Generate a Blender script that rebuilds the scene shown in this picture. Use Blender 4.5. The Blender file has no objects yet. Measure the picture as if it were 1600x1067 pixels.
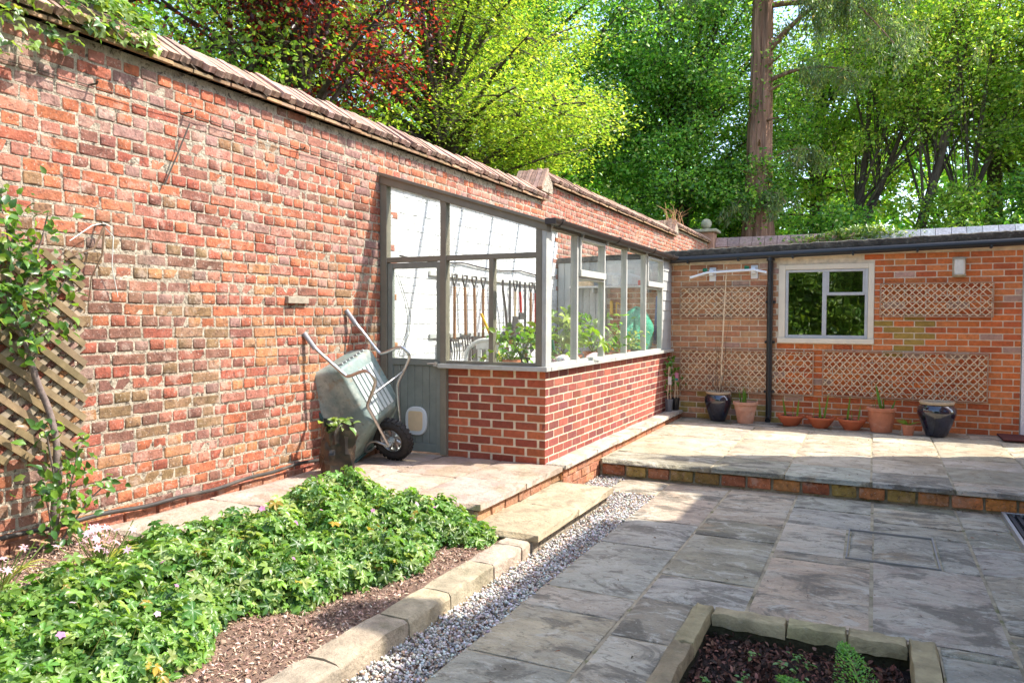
import bpy, math, random
import numpy as np
from mathutils import Matrix, Vector

random.seed(7)
SC = bpy.context.scene
COL = SC.collection

# ------------------------------------------------------------------ camera
F_PX, YAW, PITCH, ROLL = 1178.5, 0.4475, 0.0311, 0.0038
CAMZ = 1.50
FW = np.array([-math.sin(YAW)*math.cos(PITCH), math.cos(YAW)*math.cos(PITCH), -math.sin(PITCH)])
RT0 = np.array([math.cos(YAW), math.sin(YAW), 0.0])
UP0 = np.cross(RT0, FW)
RT = RT0*math.cos(ROLL) + UP0*math.sin(ROLL)
UP = -RT0*math.sin(ROLL) + UP0*math.cos(ROLL)
cam = bpy.data.cameras.new('camera')
cam.sensor_width = 36.0
cam.lens = 36.0*F_PX/1600.0
cam.clip_start = 0.05
cam.clip_end = 600
camo = bpy.data.objects.new('camera', cam)
COL.objects.link(camo)
camo.matrix_world = Matrix(((RT[0], UP[0], -FW[0], 0), (RT[1], UP[1], -FW[1], 0), (RT[2], UP[2], -FW[2], CAMZ), (0, 0, 0, 1)))
SC.camera = camo

# ------------------------------------------------------------------ sky, sun, exposure
SUN = Vector((1.0, 0.47, 1.37)).normalized()
elev = math.asin(SUN.z)
world = bpy.data.worlds.new('World')
SC.world = world
world.use_nodes = True
nt = world.node_tree
sky = nt.nodes.new('ShaderNodeTexSky')
sky.sky_type = 'NISHITA'
sky.sun_disc = False
sky.sun_elevation = elev
sky.sun_rotation = math.atan2(SUN.x, SUN.y)
sky.air_density = 1.0
sky.dust_density = 1.5
bg = nt.nodes['Background']
nt.links.new(sky.outputs[0], bg.inputs[0])
bg.inputs[1].default_value = 0.15
sl = bpy.data.lights.new('sun', 'SUN')
sl.energy = 2.55
sl.angle = math.radians(0.5)
sl.color = (1.0, 0.95, 0.87)
so = bpy.data.objects.new('sun', sl)
COL.objects.link(so)
so.rotation_euler = (-SUN).to_track_quat('-Z', 'Y').to_euler()
SC.view_settings.view_transform = 'Standard'
SC.view_settings.look = 'None'
SC.view_settings.exposure = 1.80
SC.view_settings.gamma = 1.0
SC.view_settings.use_curve_mapping = False
SC.render.engine = 'CYCLES'
SC.cycles.max_bounces = 6
SC.cycles.diffuse_bounces = 3
SC.cycles.transparent_max_bounces = 16
SC.cycles.use_denoising = True

# ------------------------------------------------------------------ materials
class NT:
    def __init__(s, name):
        s.m = bpy.data.materials.new(name)
        s.m.use_nodes = True
        s.t = s.m.node_tree
        s.b = s.t.nodes['Principled BSDF']
        s.out = s.t.nodes['Material Output']
    def n(s, kind, **kw):
        x = s.t.nodes.new(kind)
        for k, v in kw.items():
            setattr(x, k, v)
        return x
    def l(s, a, b):
        s.t.links.new(a, b)

def M(name, base=(0.5, 0.5, 0.5), rough=0.8, src=None, layers=(), bump=None, spec=0.3, metal=0.0, var=0.0, vscale=8.0, scale3=(1, 1, 1), leaf=0.0, coat=0.0, rnd=False, dist=0.0):
    """base colour from a constant, the object's colour ('obj') or the colour attribute ('attr');
    layers: (scale, lo, hi, colour, strength); bump: (scale, strength, distance)"""
    k = NT(name)
    geo = k.n('ShaderNodeNewGeometry')
    mp = k.n('ShaderNodeMapping')
    mp.inputs['Scale'].default_value = scale3
    k.l(geo.outputs['Position'], mp.inputs['Vector'])
    pos = mp.outputs[0]
    if rnd:
        oi = k.n('ShaderNodeObjectInfo')
        mm = k.n('ShaderNodeMath', operation='MULTIPLY')
        mm.inputs[1].default_value = 90.0
        k.l(oi.outputs['Random'], mm.inputs[0])
        av = k.n('ShaderNodeVectorMath', operation='ADD')
        k.l(pos, av.inputs[0])
        k.l(mm.outputs[0], av.inputs[1])
        pos = av.outputs[0]
    if src == 'obj':
        c = k.n('ShaderNodeObjectInfo').outputs['Color']
    elif src == 'attr':
        c = k.n('ShaderNodeVertexColor', layer_name='Col').outputs['Color']
    else:
        r = k.n('ShaderNodeRGB')
        r.outputs[0].default_value = (*base, 1)
        c = r.outputs[0]
    if var:
        nz = k.n('ShaderNodeTexNoise')
        nz.inputs['Scale'].default_value = vscale
        nz.inputs['Detail'].default_value = 6
        nz.inputs['Roughness'].default_value = 0.65
        k.l(pos, nz.inputs['Vector'])
        mr = k.n('ShaderNodeMapRange')
        mr.inputs[1].default_value = 0.3
        mr.inputs[2].default_value = 0.7
        mr.inputs[3].default_value = 1 - var
        mr.inputs[4].default_value = 1 + var
        k.l(nz.outputs['Fac'], mr.inputs[0])
        mx = k.n('ShaderNodeMix', data_type='RGBA', blend_type='MULTIPLY')
        mx.inputs[0].default_value = 1
        k.l(c, mx.inputs[6])
        k.l(mr.outputs[0], mx.inputs[7])
        c = mx.outputs[2]
    for i, (sc, lo, hi, colr, st) in enumerate(layers):
        nz = k.n('ShaderNodeTexNoise')
        nz.inputs['Scale'].default_value = sc
        nz.inputs['Detail'].default_value = 7
        nz.inputs['Roughness'].default_value = 0.66
        nz.inputs['Distortion'].default_value = dist
        ad = k.n('ShaderNodeVectorMath', operation='ADD')
        ad.inputs[1].default_value = (13.7*i+3.1, 5.3*i, 9.1*i)
        k.l(pos, ad.inputs[0])
        k.l(ad.outputs[0], nz.inputs['Vector'])
        mr = k.n('ShaderNodeMapRange')
        mr.inputs[1].default_value = lo
        mr.inputs[2].default_value = hi
        mr.inputs[3].default_value = 0
        mr.inputs[4].default_value = st
        k.l(nz.outputs['Fac'], mr.inputs[0])
        mx = k.n('ShaderNodeMix', data_type='RGBA', blend_type='MIX')
        k.l(mr.outputs[0], mx.inputs[0])
        k.l(c, mx.inputs[6])
        mx.inputs[7].default_value = (*colr, 1)
        c = mx.outputs[2]
    k.l(c, k.b.inputs['Base Color'])
    k.b.inputs['Roughness'].default_value = rough
    k.b.inputs['Specular IOR Level'].default_value = spec
    k.b.inputs['Metallic'].default_value = metal
    k.b.inputs['Coat Weight'].default_value = coat
    if bump:
        nz = k.n('ShaderNodeTexNoise')
        nz.inputs['Scale'].default_value = bump[0]
        nz.inputs['Detail'].default_value = 6
        nz.inputs['Roughness'].default_value = 0.65
        k.l(pos, nz.inputs['Vector'])
        bp = k.n('ShaderNodeBump')
        bp.inputs['Strength'].default_value = bump[1]
        bp.inputs['Distance'].default_value = bump[2]
        k.l(nz.outputs['Fac'], bp.inputs['Height'])
        k.l(bp.outputs[0], k.b.inputs['Normal'])
    if leaf:
        tr = k.n('ShaderNodeBsdfTranslucent')
        mu = k.n('ShaderNodeMix', data_type='RGBA', blend_type='MULTIPLY')
        mu.inputs[0].default_value = 1
        k.l(c, mu.inputs[6])
        mu.inputs[7].default_value = (1.6, 1.6, 0.7, 1)
        k.l(mu.outputs[2], tr.inputs['Color'])
        ms = k.n('ShaderNodeMixShader')
        ms.inputs[0].default_value = leaf
        k.l(k.b.outputs[0], ms.inputs[1])
        k.l(tr.outputs[0], ms.inputs[2])
        k.l(ms.outputs[0], k.out.inputs['Surface'])
    return k.m

def glass(name, tint=(1, 1, 1), ior=1.5, base=0.0, dust=0.0):
    k = NT(name)
    tp = k.n('ShaderNodeBsdfTransparent')
    tp.inputs[0].default_value = (*tint, 1)
    gl = k.n('ShaderNodeBsdfGlossy')
    gl.inputs['Roughness'].default_value = 0.015
    nz = k.n('ShaderNodeTexNoise')
    nz.inputs['Scale'].default_value = 1.3
    bp = k.n('ShaderNodeBump')
    bp.inputs['Strength'].default_value = 0.05
    bp.inputs['Distance'].default_value = 0.05
    k.l(nz.outputs['Fac'], bp.inputs['Height'])
    k.l(bp.outputs[0], gl.inputs['Normal'])
    lw = k.n('ShaderNodeLayerWeight')          # Schlick: works the same on both faces of a thin pane
    lw.inputs[0].default_value = 0.5
    pw = k.n('ShaderNodeMath', operation='POWER')
    pw.inputs[1].default_value = 5.0
    k.l(lw.outputs['Facing'], pw.inputs[0])
    ma = k.n('ShaderNodeMath', operation='MULTIPLY_ADD')
    k.l(pw.outputs[0], ma.inputs[0])
    ma.inputs[1].default_value = ior
    ma.inputs[2].default_value = base
    ms = k.n('ShaderNodeMixShader')
    k.l(ma.outputs[0], ms.inputs[0])
    k.l(tp.outputs[0], ms.inputs[1])
    k.l(gl.outputs[0], ms.inputs[2])
    o = ms.outputs[0]
    if dust:
        df = k.n('ShaderNodeBsdfDiffuse')
        df.inputs[0].default_value = (0.6, 0.6, 0.55, 1)
        geo = k.n('ShaderNodeNewGeometry')
        n2 = k.n('ShaderNodeTexNoise')
        n2.inputs['Scale'].default_value = 5
        n2.inputs['Detail'].default_value = 8
        k.l(geo.outputs['Position'], n2.inputs['Vector'])
        mr = k.n('ShaderNodeMapRange')
        mr.inputs[1].default_value = 0.35
        mr.inputs[2].default_value = 0.75
        mr.inputs[3].default_value = dust*0.3
        mr.inputs[4].default_value = dust*1.8
        k.l(n2.outputs['Fac'], mr.inputs[0])
        m2 = k.n('ShaderNodeMixShader')
        k.l(mr.outputs[0], m2.inputs[0])
        k.l(o, m2.inputs[1])
        k.l(df.outputs[0], m2.inputs[2])
        o = m2.outputs[0]
    k.l(o, k.out.inputs['Surface'])
    return k.m

LIME = (0.62, 0.54, 0.46)
OLDL = ((1.1, 0.52, 0.66, (0.23, 0.155, 0.085), 0.42), (2.6, 0.53, 0.68, (0.50, 0.29, 0.21), 0.45), (8, 0.55, 0.65, (0.58, 0.44, 0.35), 0.42), (26, 0.56, 0.64, (0.09, 0.045, 0.035), 0.6), (65, 0.60, 0.66, (0.70, 0.60, 0.50), 0.5))
m_old_o = M('old_brick_object', src='obj', rough=0.92, var=0.35, vscale=22, layers=OLDL, bump=(60, 0.9, 0.010))
m_old_a = M('old_brick_joined', src='attr', rough=0.92, var=0.35, vscale=22, layers=OLDL, bump=(60, 0.9, 0.010))
m_old_mortar = M('old_mortar', (0.49, 0.41, 0.305), 0.95, var=0.35, vscale=14, layers=((5, 0.55, 0.7, (0.22, 0.17, 0.12), 0.6), (24, 0.54, 0.62, (0.07, 0.05, 0.04), 0.85), (60, 0.55, 0.66, (0.10, 0.08, 0.06), 0.7)), bump=(40, 1.0, 0.03))
NEWL = ((2.2, 0.58, 0.76, (0.26, 0.19, 0.05), 0.45), (30, 0.62, 0.75, (0.12, 0.06, 0.04), 0.5))
m_new_o = M('brick_object', src='obj', rough=0.9, var=0.22, vscale=25, layers=NEWL, bump=(70, 0.5, 0.006))
m_new_a = M('brick_joined', src='attr', rough=0.9, var=0.22, vscale=25, layers=NEWL, bump=(70, 0.5, 0.006))
m_new_mortar = M('pale_mortar', (0.72, 0.60, 0.43), 0.95, var=0.2, vscale=12, layers=((4, 0.6, 0.75, (0.30, 0.24, 0.14), 0.5),), bump=(60, 0.6, 0.008))
m_white_brick = M('white_painted_brick', (0.80, 0.79, 0.77), 0.75, var=0.06, vscale=6, layers=((9, 0.62, 0.76, (0.50, 0.46, 0.42), 0.6), (40, 0.66, 0.74, (0.35, 0.28, 0.24), 0.6)), bump=(35, 0.5, 0.01))
m_coping = M('coping_brick', src='obj', rough=0.95, var=0.35, vscale=18, layers=((6, 0.56, 0.74, (0.22, 0.19, 0.15), 0.6), (20, 0.62, 0.72, (0.42, 0.38, 0.28), 0.5)), bump=(40, 0.7, 0.012))
m_slab = M('riven_sandstone', src='obj', rough=0.62, spec=0.4, var=0.38, vscale=3.2, scale3=(1, 1.7, 1), rnd=True, dist=0.9,
           layers=((1.5, 0.48, 0.60, (0.47, 0.43, 0.33), 0.6), (2.1, 0.53, 0.59, (0.12, 0.105, 0.075), 0.72), (4.5, 0.56, 0.62, (0.58, 0.54, 0.435), 0.55), (1.0, 0.60, 0.66, (0.34, 0.22, 0.10), 0.5), (13, 0.55, 0.63, (0.13, 0.11, 0.075), 0.6), (38, 0.60, 0.66, (0.60, 0.57, 0.51), 0.55), (70, 0.60, 0.66, (0.07, 0.06, 0.045), 0.6)), bump=(6, 1.0, 0.05))
m_slab_warm = M('buff_sandstone', src='obj', rough=0.85, var=0.28, vscale=4, rnd=True, dist=0.8, layers=((2.0, 0.50, 0.60, (0.33, 0.25, 0.15), 0.55), (6, 0.55, 0.63, (0.22, 0.165, 0.10), 0.55), (30, 0.60, 0.66, (0.12, 0.09, 0.06), 0.6), (60, 0.6, 0.68, (0.55, 0.48, 0.37), 0.5)), bump=(10, 1.0, 0.03))
m_kerb = M('weathered_kerbstone', src='obj', rough=0.92, var=0.3, vscale=9, layers=((5, 0.55, 0.7, (0.17, 0.15, 0.08), 0.6), (22, 0.6, 0.74, (0.50, 0.45, 0.35), 0.5)), bump=(26, 0.8, 0.02))
m_joint = M('jointing_mortar', (0.40, 0.33, 0.22), 0.95, var=0.35, vscale=9, layers=((3, 0.55, 0.68, (0.08, 0.075, 0.04), 0.9), (9, 0.56, 0.64, (0.12, 0.13, 0.03), 0.7)), bump=(50, 0.8, 0.01))
m_soil = M('soil', (0.27, 0.17, 0.12), 0.97, var=0.4, vscale=25, layers=((60, 0.58, 0.7, (0.34, 0.22, 0.15), 0.6),), bump=(60, 1.0, 0.03))
m_dark_soil = M('dark_soil', (0.045, 0.028, 0.022), 0.97, var=0.4, vscale=25, bump=(60, 1.0, 0.03))
m_ground = M('rough_ground', (0.10, 0.10, 0.05), 0.97, var=0.4, vscale=3, bump=(20, 0.8, 0.05))
m_attr = M('mixed_matt', src='attr', rough=0.85, var=0.2, vscale=60)
m_pebble = M('pebble', src='attr', rough=0.75, var=0.18, vscale=90)
m_leaf = M('leaf', src='attr', rough=0.36, spec=0.55, leaf=0.40)
m_leaf_soft = M('tree_leaf', src='attr', rough=0.36, spec=0.6, leaf=0.50)
m_petal = M('petal', src='attr', rough=0.6, leaf=0.4)
m_bark = M('bark', (0.10, 0.075, 0.055), 0.95, var=0.4, vscale=14, scale3=(1, 1, 0.25), layers=((5, 0.55, 0.7, (0.16, 0.16, 0.08), 0.5),), bump=(18, 1.0, 0.05))
m_redbark = M('redwood_bark', (0.34, 0.185, 0.125), 0.95, var=0.6, vscale=9, scale3=(1, 1, 0.08), layers=((4, 0.55, 0.7, (0.10, 0.055, 0.04), 0.85), (9, 0.55, 0.70, (0.50, 0.36, 0.28), 0.6)), bump=(10, 1.0, 0.15))
m_twig = M('twig', (0.16, 0.10, 0.06), 0.9, var=0.3, vscale=30)
m_rosestem = M('rose_stem', (0.20, 0.15, 0.13), 0.85, var=0.35, vscale=30, bump=(60, 0.6, 0.005))
m_frame = M('grey_paint_shaded', (0.225, 0.20, 0.145), 0.6, var=0.14, vscale=7, layers=((16, 0.64, 0.74, (0.16, 0.13, 0.10), 0.6),), bump=(40, 0.25, 0.004))  # the grey frame paint in a darker tone, standing for the shaded front
m_frame_l = M('grey_paint_sunlit', (0.47, 0.465, 0.41), 0.55, var=0.12, vscale=8, layers=((18, 0.64, 0.75, (0.30, 0.27, 0.22), 0.6),), bump=(40, 0.25, 0.004))  # lighter tone of the same paint, standing for the sunlit side
m_door = M('grey_green_paint', (0.23, 0.24, 0.20), 0.6, var=0.14, vscale=6, layers=((10, 0.64, 0.76, (0.12, 0.11, 0.09), 0.6),), bump=(40, 0.25, 0.004))
m_boards = M('grey_boards', (0.42, 0.43, 0.41), 0.75, var=0.2, vscale=6, scale3=(1, 1, 0.3))
m_glass = glass('greenhouse_glass', (0.975, 0.99, 0.98), 0.45, 0.02, dust=0.035)
m_glass_roof = glass('roof_glass', (0.96, 0.98, 0.97), 0.8, 0.04)
m_glass_w = glass('window_glass', (0.5, 0.55, 0.53), 0.6, 0.34)
m_black = M('black_plastic', (0.018, 0.018, 0.018), 0.35, spec=0.5)
m_black_matt = M('black_rubber', (0.03, 0.027, 0.025), 0.8, var=0.3, vscale=40, bump=(120, 0.4, 0.003))
m_gutter = M('gutter_plastic', (0.045, 0.035, 0.03), 0.4, spec=0.5, var=0.3, vscale=12)
m_cream = M('cream_paint', (0.80, 0.70, 0.53), 0.6, var=0.08, vscale=5, layers=((14, 0.66, 0.78, (0.45, 0.36, 0.24), 0.5),))
m_winframe = M('window_grey_paint', (0.52, 0.52, 0.50), 0.5, var=0.1, vscale=9, layers=((30, 0.62, 0.74, (0.24, 0.19, 0.14), 0.6),))
m_white = M('white_plastic', (0.80, 0.80, 0.78), 0.4, spec=0.4)
m_dirtywhite = M('dirty_white', (0.66, 0.65, 0.60), 0.6, var=0.12, vscale=20)
m_roof_edge = M('mossy_felt', (0.085, 0.075, 0.06), 0.95, var=0.5, vscale=9, layers=((14, 0.55, 0.68, (0.30, 0.28, 0.22), 0.55), (5, 0.58, 0.7, (0.10, 0.10, 0.03), 0.6)), bump=(45, 0.9, 0.02))
m_terra = M('terracotta', (0.52, 0.20, 0.11), 0.85, var=0.16, vscale=10, layers=((7, 0.56, 0.74, (0.62, 0.42, 0.32), 0.6),), bump=(60, 0.3, 0.004))
m_terra_pale = M('weathered_terracotta', (0.55, 0.29, 0.19), 0.88, var=0.16, vscale=9, layers=((5, 0.52, 0.72, (0.62, 0.46, 0.36), 0.7), (3.2, 0.60, 0.72, (0.38, 0.26, 0.07), 0.6)), bump=(60, 0.4, 0.005))
m_bowl = M('plastic_terracotta', (0.50, 0.13, 0.055), 0.5, spec=0.4, var=0.06)
m_glaze = M('blue_black_glaze', (0.010, 0.012, 0.026), 0.10, spec=0.7, coat=1.0, var=0.5, vscale=6, layers=((4, 0.55, 0.75, (0.02, 0.03, 0.10), 0.6),), bump=(7, 0.12, 0.01))
m_rimclay = M('bare_clay_rim', (0.46, 0.36, 0.24), 0.7, var=0.15, vscale=20)
m_pale_wood = M('split_willow', (0.76, 0.57, 0.36), 0.8, var=0.25, vscale=20, layers=((9, 0.6, 0.75, (0.28, 0.18, 0.10), 0.6),))
m_trel_frame = M('trellis_frame', (0.42, 0.26, 0.16), 0.85, var=0.3, vscale=12, layers=((8, 0.58, 0.75, (0.20, 0.14, 0.09), 0.6),))
m_slat = M('weathered_trellis', src='obj', rough=0.88, var=0.3, vscale=14, layers=((18, 0.6, 0.74, (0.18, 0.13, 0.07), 0.6),), bump=(50, 0.4, 0.004))
m_steel = M('galvanised_tube', (0.52, 0.52, 0.51), 0.36, metal=1.0, var=0.2, vscale=30, layers=((14, 0.6, 0.72, (0.25, 0.12, 0.06), 0.6),))
m_tub = M('barrow_tub', (0.17, 0.225, 0.205), 0.5, spec=0.4, var=0.2, vscale=6, layers=((3.5, 0.48, 0.7, (0.46, 0.46, 0.38), 0.75), (9, 0.56, 0.66, (0.25, 0.17, 0.10), 0.55), (30, 0.58, 0.68, (0.07, 0.08, 0.075), 0.6)), bump=(9, 0.5, 0.02))
m_tub_in = M('pale_scuffed_plastic', (0.46, 0.50, 0.48), 0.5, var=0.12, vscale=12)
m_sack = M('sack_plastic', (0.014, 0.013, 0.012), 0.30, spec=0.5, var=0.25, vscale=5, layers=((3, 0.5, 0.62, (0.085, 0.055, 0.03), 0.7),), bump=(16, 0.35, 0.02))
m_tan = M('tan_flap', (0.80, 0.58, 0.34), 0.6, var=0.1)
m_flapframe = M('flap_frame_plastic', (0.74, 0.73, 0.69), 0.45)
m_toolwood = M('tool_handle_wood', (0.30, 0.155, 0.075), 0.6, var=0.3, vscale=25, scale3=(1, 1, 0.2))
m_toolmetal = M('tool_steel', (0.16, 0.15, 0.14), 0.5, metal=0.7, var=0.3, vscale=25)
m_yellow = M('yellow_handle', (0.75, 0.42, 0.03), 0.5)
m_red = M('red_handle', (0.50, 0.04, 0.03), 0.5)
m_greentool = M('green_handle', (0.02, 0.16, 0.07), 0.5)
m_greensack = M('green_sack', (0.05, 0.42, 0.25), 0.4, var=0.12, vscale=6, bump=(9, 0.7, 0.05))
m_blue = M('blue_board', (0.03, 0.16, 0.42), 0.5)
m_grate = M('iron_grate', (0.05, 0.05, 0.055), 0.55, metal=0.6)
m_grate_edge = M('grate_frame', (0.45, 0.45, 0.44), 0.45, metal=0.6)
m_stonepale = M('pale_stone', (0.42, 0.38, 0.27), 0.95, var=0.3, vscale=9, bump=(30, 0.6, 0.02))
m_lens = M('frosted_lens', (0.72, 0.68, 0.58), 0.35, var=0.1, vscale=20)
m_render = M('house_wall', (0.46, 0.26, 0.18), 0.95, var=0.25, vscale=10)
m_tile = M('roof_tile', (0.26, 0.13, 0.09), 0.9, var=0.3, vscale=8)
m_dark = M('dark_interior', (0.04, 0.035, 0.03), 0.9)
m_wire = M('galvanised_wire', (0.09, 0.075, 0.06), 0.6, metal=0.4)
m_string = M('string', (0.66, 0.64, 0.58), 0.8)
m_hose = M('black_hose', (0.05, 0.045, 0.04), 0.5, var=0.4, vscale=7, layers=((4, 0.55, 0.7, (0.20, 0.15, 0.11), 0.6),))
m_oldwood = M('old_wood', (0.33, 0.28, 0.21), 0.9, var=0.3, vscale=30, bump=(60, 0.5, 0.004))

# ------------------------------------------------------------------ mesh helpers
def wmat(o):
    m = o.matrix_parent_inverse @ o.matrix_basis if o.parent else o.matrix_basis
    return wmat(o.parent) @ m if o.parent else m.copy()

def link(o, parent=None, local=False):
    COL.objects.link(o)
    if parent:
        o.parent = parent
        if not local:
            o.matrix_parent_inverse = wmat(parent).inverted()
    return o

def tag(o, label=None, cat=None, group=None, kind=None):
    if label: o['label'] = label
    if cat: o['category'] = cat
    if group: o['group'] = group
    if kind: o['kind'] = kind
    return o

def thing(name, label, cat, loc=(0, 0, 0), group=None, rz=0.0):
    o = bpy.data.objects.new(name, None)
    o.empty_display_size = 0.1
    COL.objects.link(o)
    o.location = loc
    o.rotation_euler = (0, 0, rz)
    o.matrix_basis = Matrix.Translation(loc) @ Matrix.Rotation(rz, 4, 'Z')
    return tag(o, label, cat, group)

def copy_tree(o, parent=None):
    c = o.copy()
    COL.objects.link(c)
    c.parent = parent
    for ch in list(o.children):
        copy_tree(ch, c)
    return c

def np_obj(name, V, F, mat, parent=None, cols=None, smooth=False, local=False, kind=None):
    me = bpy.data.meshes.new(name)
    V = np.ascontiguousarray(V, dtype=np.float32)
    F = np.ascontiguousarray(F, dtype=np.int32)
    nf, kf = F.shape
    me.vertices.add(len(V))
    me.vertices.foreach_set('co', V.ravel())
    me.loops.add(nf*kf)
    me.loops.foreach_set('vertex_index', F.ravel())
    me.polygons.add(nf)
    me.polygons.foreach_set('loop_start', np.arange(0, nf*kf, kf, dtype=np.int32))
    me.update(calc_edges=True)
    if cols is not None:
        a = me.color_attributes.new('Col', 'FLOAT_COLOR', 'POINT')
        c4 = np.ones((len(V), 4), dtype=np.float32)
        c4[:, :3] = cols
        a.data.foreach_set('color', c4.ravel())
    if smooth:
        me.polygons.foreach_set('use_smooth', np.ones(nf, dtype=bool))
    me.materials.append(mat)
    o = bpy.data.objects.new(name, me)
    link(o, parent, local)
    if kind: o['kind'] = kind
    return o

class MB:
    def __init__(s):
        s.v = []
        s.f = []
    def add(s, V, F):
        n = len(s.v)
        s.v += [tuple(map(float, p)) for p in V]
        s.f += [tuple(i+n for i in f) for f in F]
        return s
    def box(s, x0, x1, y0, y1, z0, z1):
        return s.add([(x0, y0, z0), (x1, y0, z0), (x1, y1, z0), (x0, y1, z0), (x0, y0, z1), (x1, y0, z1), (x1, y1, z1), (x0, y1, z1)],
                     [(0, 3, 2, 1), (4, 5, 6, 7), (0, 1, 5, 4), (1, 2, 6, 5), (2, 3, 7, 6), (3, 0, 4, 7)])
    def obox(s, c, a, b, d, ha, hb, hd):
        c, a, b, d = map(lambda q: np.asarray(q, float), (c, a, b, d))
        P = [c + a*ha*i + b*hb*j + d*hd*k for k in (-1, 1) for (i, j) in ((-1, -1), (1, -1), (1, 1), (-1, 1))]
        return s.add(P, [(0, 3, 2, 1), (4, 5, 6, 7), (0, 1, 5, 4), (1, 2, 6, 5), (2, 3, 7, 6), (3, 0, 4, 7)])
    def bar(s, p, q, w, h, up=(0, 0, 1)):
        p, q = np.asarray(p, float), np.asarray(q, float)
        a = q-p
        L = np.linalg.norm(a)
        a = a/L
        b = np.cross(up, a)
        b = b/np.linalg.norm(b)
        d = np.cross(a, b)
        return s.obox((p+q)/2, a, b, d, L/2, w/2, h/2)
    def prism(s, poly, axis, a, b):
        """extrude a polygon of (u, v): axis 'x' (u=y, v=z), 'y' (u=x, v=z), 'z' (u=x, v=y)"""
        n = len(poly)
        mk = {'x': lambda t, u, v: (t, u, v), 'y': lambda t, u, v: (u, t, v), 'z': lambda t, u, v: (u, v, t)}[axis]
        P = [mk(a, u, v) for u, v in poly] + [mk(b, u, v) for u, v in poly]
        F = [tuple(range(n-1, -1, -1)), tuple(range(n, 2*n))] + [(i, (i+1) % n, n+(i+1) % n, n+i) for i in range(n)]
        return s.add(P, F)
    def tube(s, pts, r, n=8, cap=True):
        P = [np.asarray(p, float) for p in pts]
        rs = r if hasattr(r, '__len__') else [r]*len(P)
        t0 = P[1]-P[0]
        ref = np.array([0, 0, 1.0]) if abs(t0[2]) < 0.9*np.linalg.norm(t0) else np.array([1.0, 0, 0])
        V = []
        u = None
        for i, p in enumerate(P):
            t = P[min(i+1, len(P)-1)] - P[max(i-1, 0)]
            t = t/(np.linalg.norm(t)+1e-9)
            u = np.cross(t, ref) if u is None else u - t*(u@t)
            u = u/(np.linalg.norm(u)+1e-9)
            w = np.cross(t, u)
            for k in range(n):
                a = 2*math.pi*k/n
                V.append(p + rs[i]*(u*math.cos(a)+w*math.sin(a)))
        F = [(i*n+k, i*n+(k+1) % n, (i+1)*n+(k+1) % n, (i+1)*n+k) for i in range(len(P)-1) for k in range(n)]
        if cap:
            F += [tuple(range(n-1, -1, -1)), tuple(range((len(P)-1)*n, len(P)*n))]
        return s.add(V, F)
    def lathe(s, prof, n=28, c=(0, 0, 0), wob=0.0):
        V = []
        for i, (r, z) in enumerate(prof):
            for k in range(n):
                a = 2*math.pi*k/n
                rr = r*(1+wob*math.sin(3*a+i*0.7))
                V.append((c[0]+rr*math.cos(a), c[1]+rr*math.sin(a), c[2]+z))
        F = [(i*n+k, i*n+(k+1) % n, (i+1)*n+(k+1) % n, (i+1)*n+k) for i in range(len(prof)-1) for k in range(n)]
        F += [tuple(range(n-1, -1, -1)), tuple(range((len(prof)-1)*n, len(prof)*n))]
        return s.add(V, F)
    def ribbon(s, pts, w, nrm=(0, 0, 1), fold=0.15):
        """a tapering strap leaf along pts"""
        P = [np.asarray(p, float) for p in pts]
        V = []
        for i, p in enumerate(P):
            t = P[min(i+1, len(P)-1)] - P[max(i-1, 0)]
            t = t/(np.linalg.norm(t)+1e-9)
            b = np.cross(nrm, t)
            b = b/(np.linalg.norm(b)+1e-9)
            m = np.cross(t, b)
            ww = w[i]/2 if hasattr(w, '__len__') else w/2
            V += [p-b*ww, p+m*ww*fold*2, p+b*ww]
        F = []
        for i in range(len(P)-1):
            F += [(3*i, 3*i+1, 3*i+4, 3*i+3), (3*i+1, 3*i+2, 3*i+5, 3*i+4)]
        return s.add(V, F)
    def build(s, name, mat, parent=None, smooth=None, bevel=0.0, local=False, color=None, cols=None, kind=None):
        me = bpy.data.meshes.new(name)
        me.from_pydata(s.v, [], s.f)
        me.update()
        if cols is not None:
            a = me.color_attributes.new('Col', 'FLOAT_COLOR', 'POINT')
            for i in range(len(s.v)):
                a.data[i].color = (*(cols[i] if hasattr(cols[0], '__len__') else cols), 1)
        if smooth:
            me.shade_smooth()
            me.set_sharp_from_angle(angle=math.radians(smooth))
        me.materials.append(mat)
        o = bpy.data.objects.new(name, me)
        link(o, parent, local)
        if color: o.color = (*color, 1)
        if bevel:
            b = o.modifiers.new('bevel', 'BEVEL')
            b.width = bevel
            b.segments = 2
            b.limit_method = 'ANGLE'
            b.angle_limit = math.radians(40)
        if kind: o['kind'] = kind
        return o

def depth_of(p):
    d = np.asarray(p, float) - np.array([0, 0, CAMZ])
    return d @ FW, d @ RT, d @ UP

def show_size(p, area):
    d, r, u = depth_of(p)
    if d < 0.3: return 0
    x, y = 800+F_PX*r/d, 533.5-F_PX*u/d
    s = area/d/d
    if not (-30 < x < 1630 and -30 < y < 1097): s *= 0.001
    return s

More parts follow.
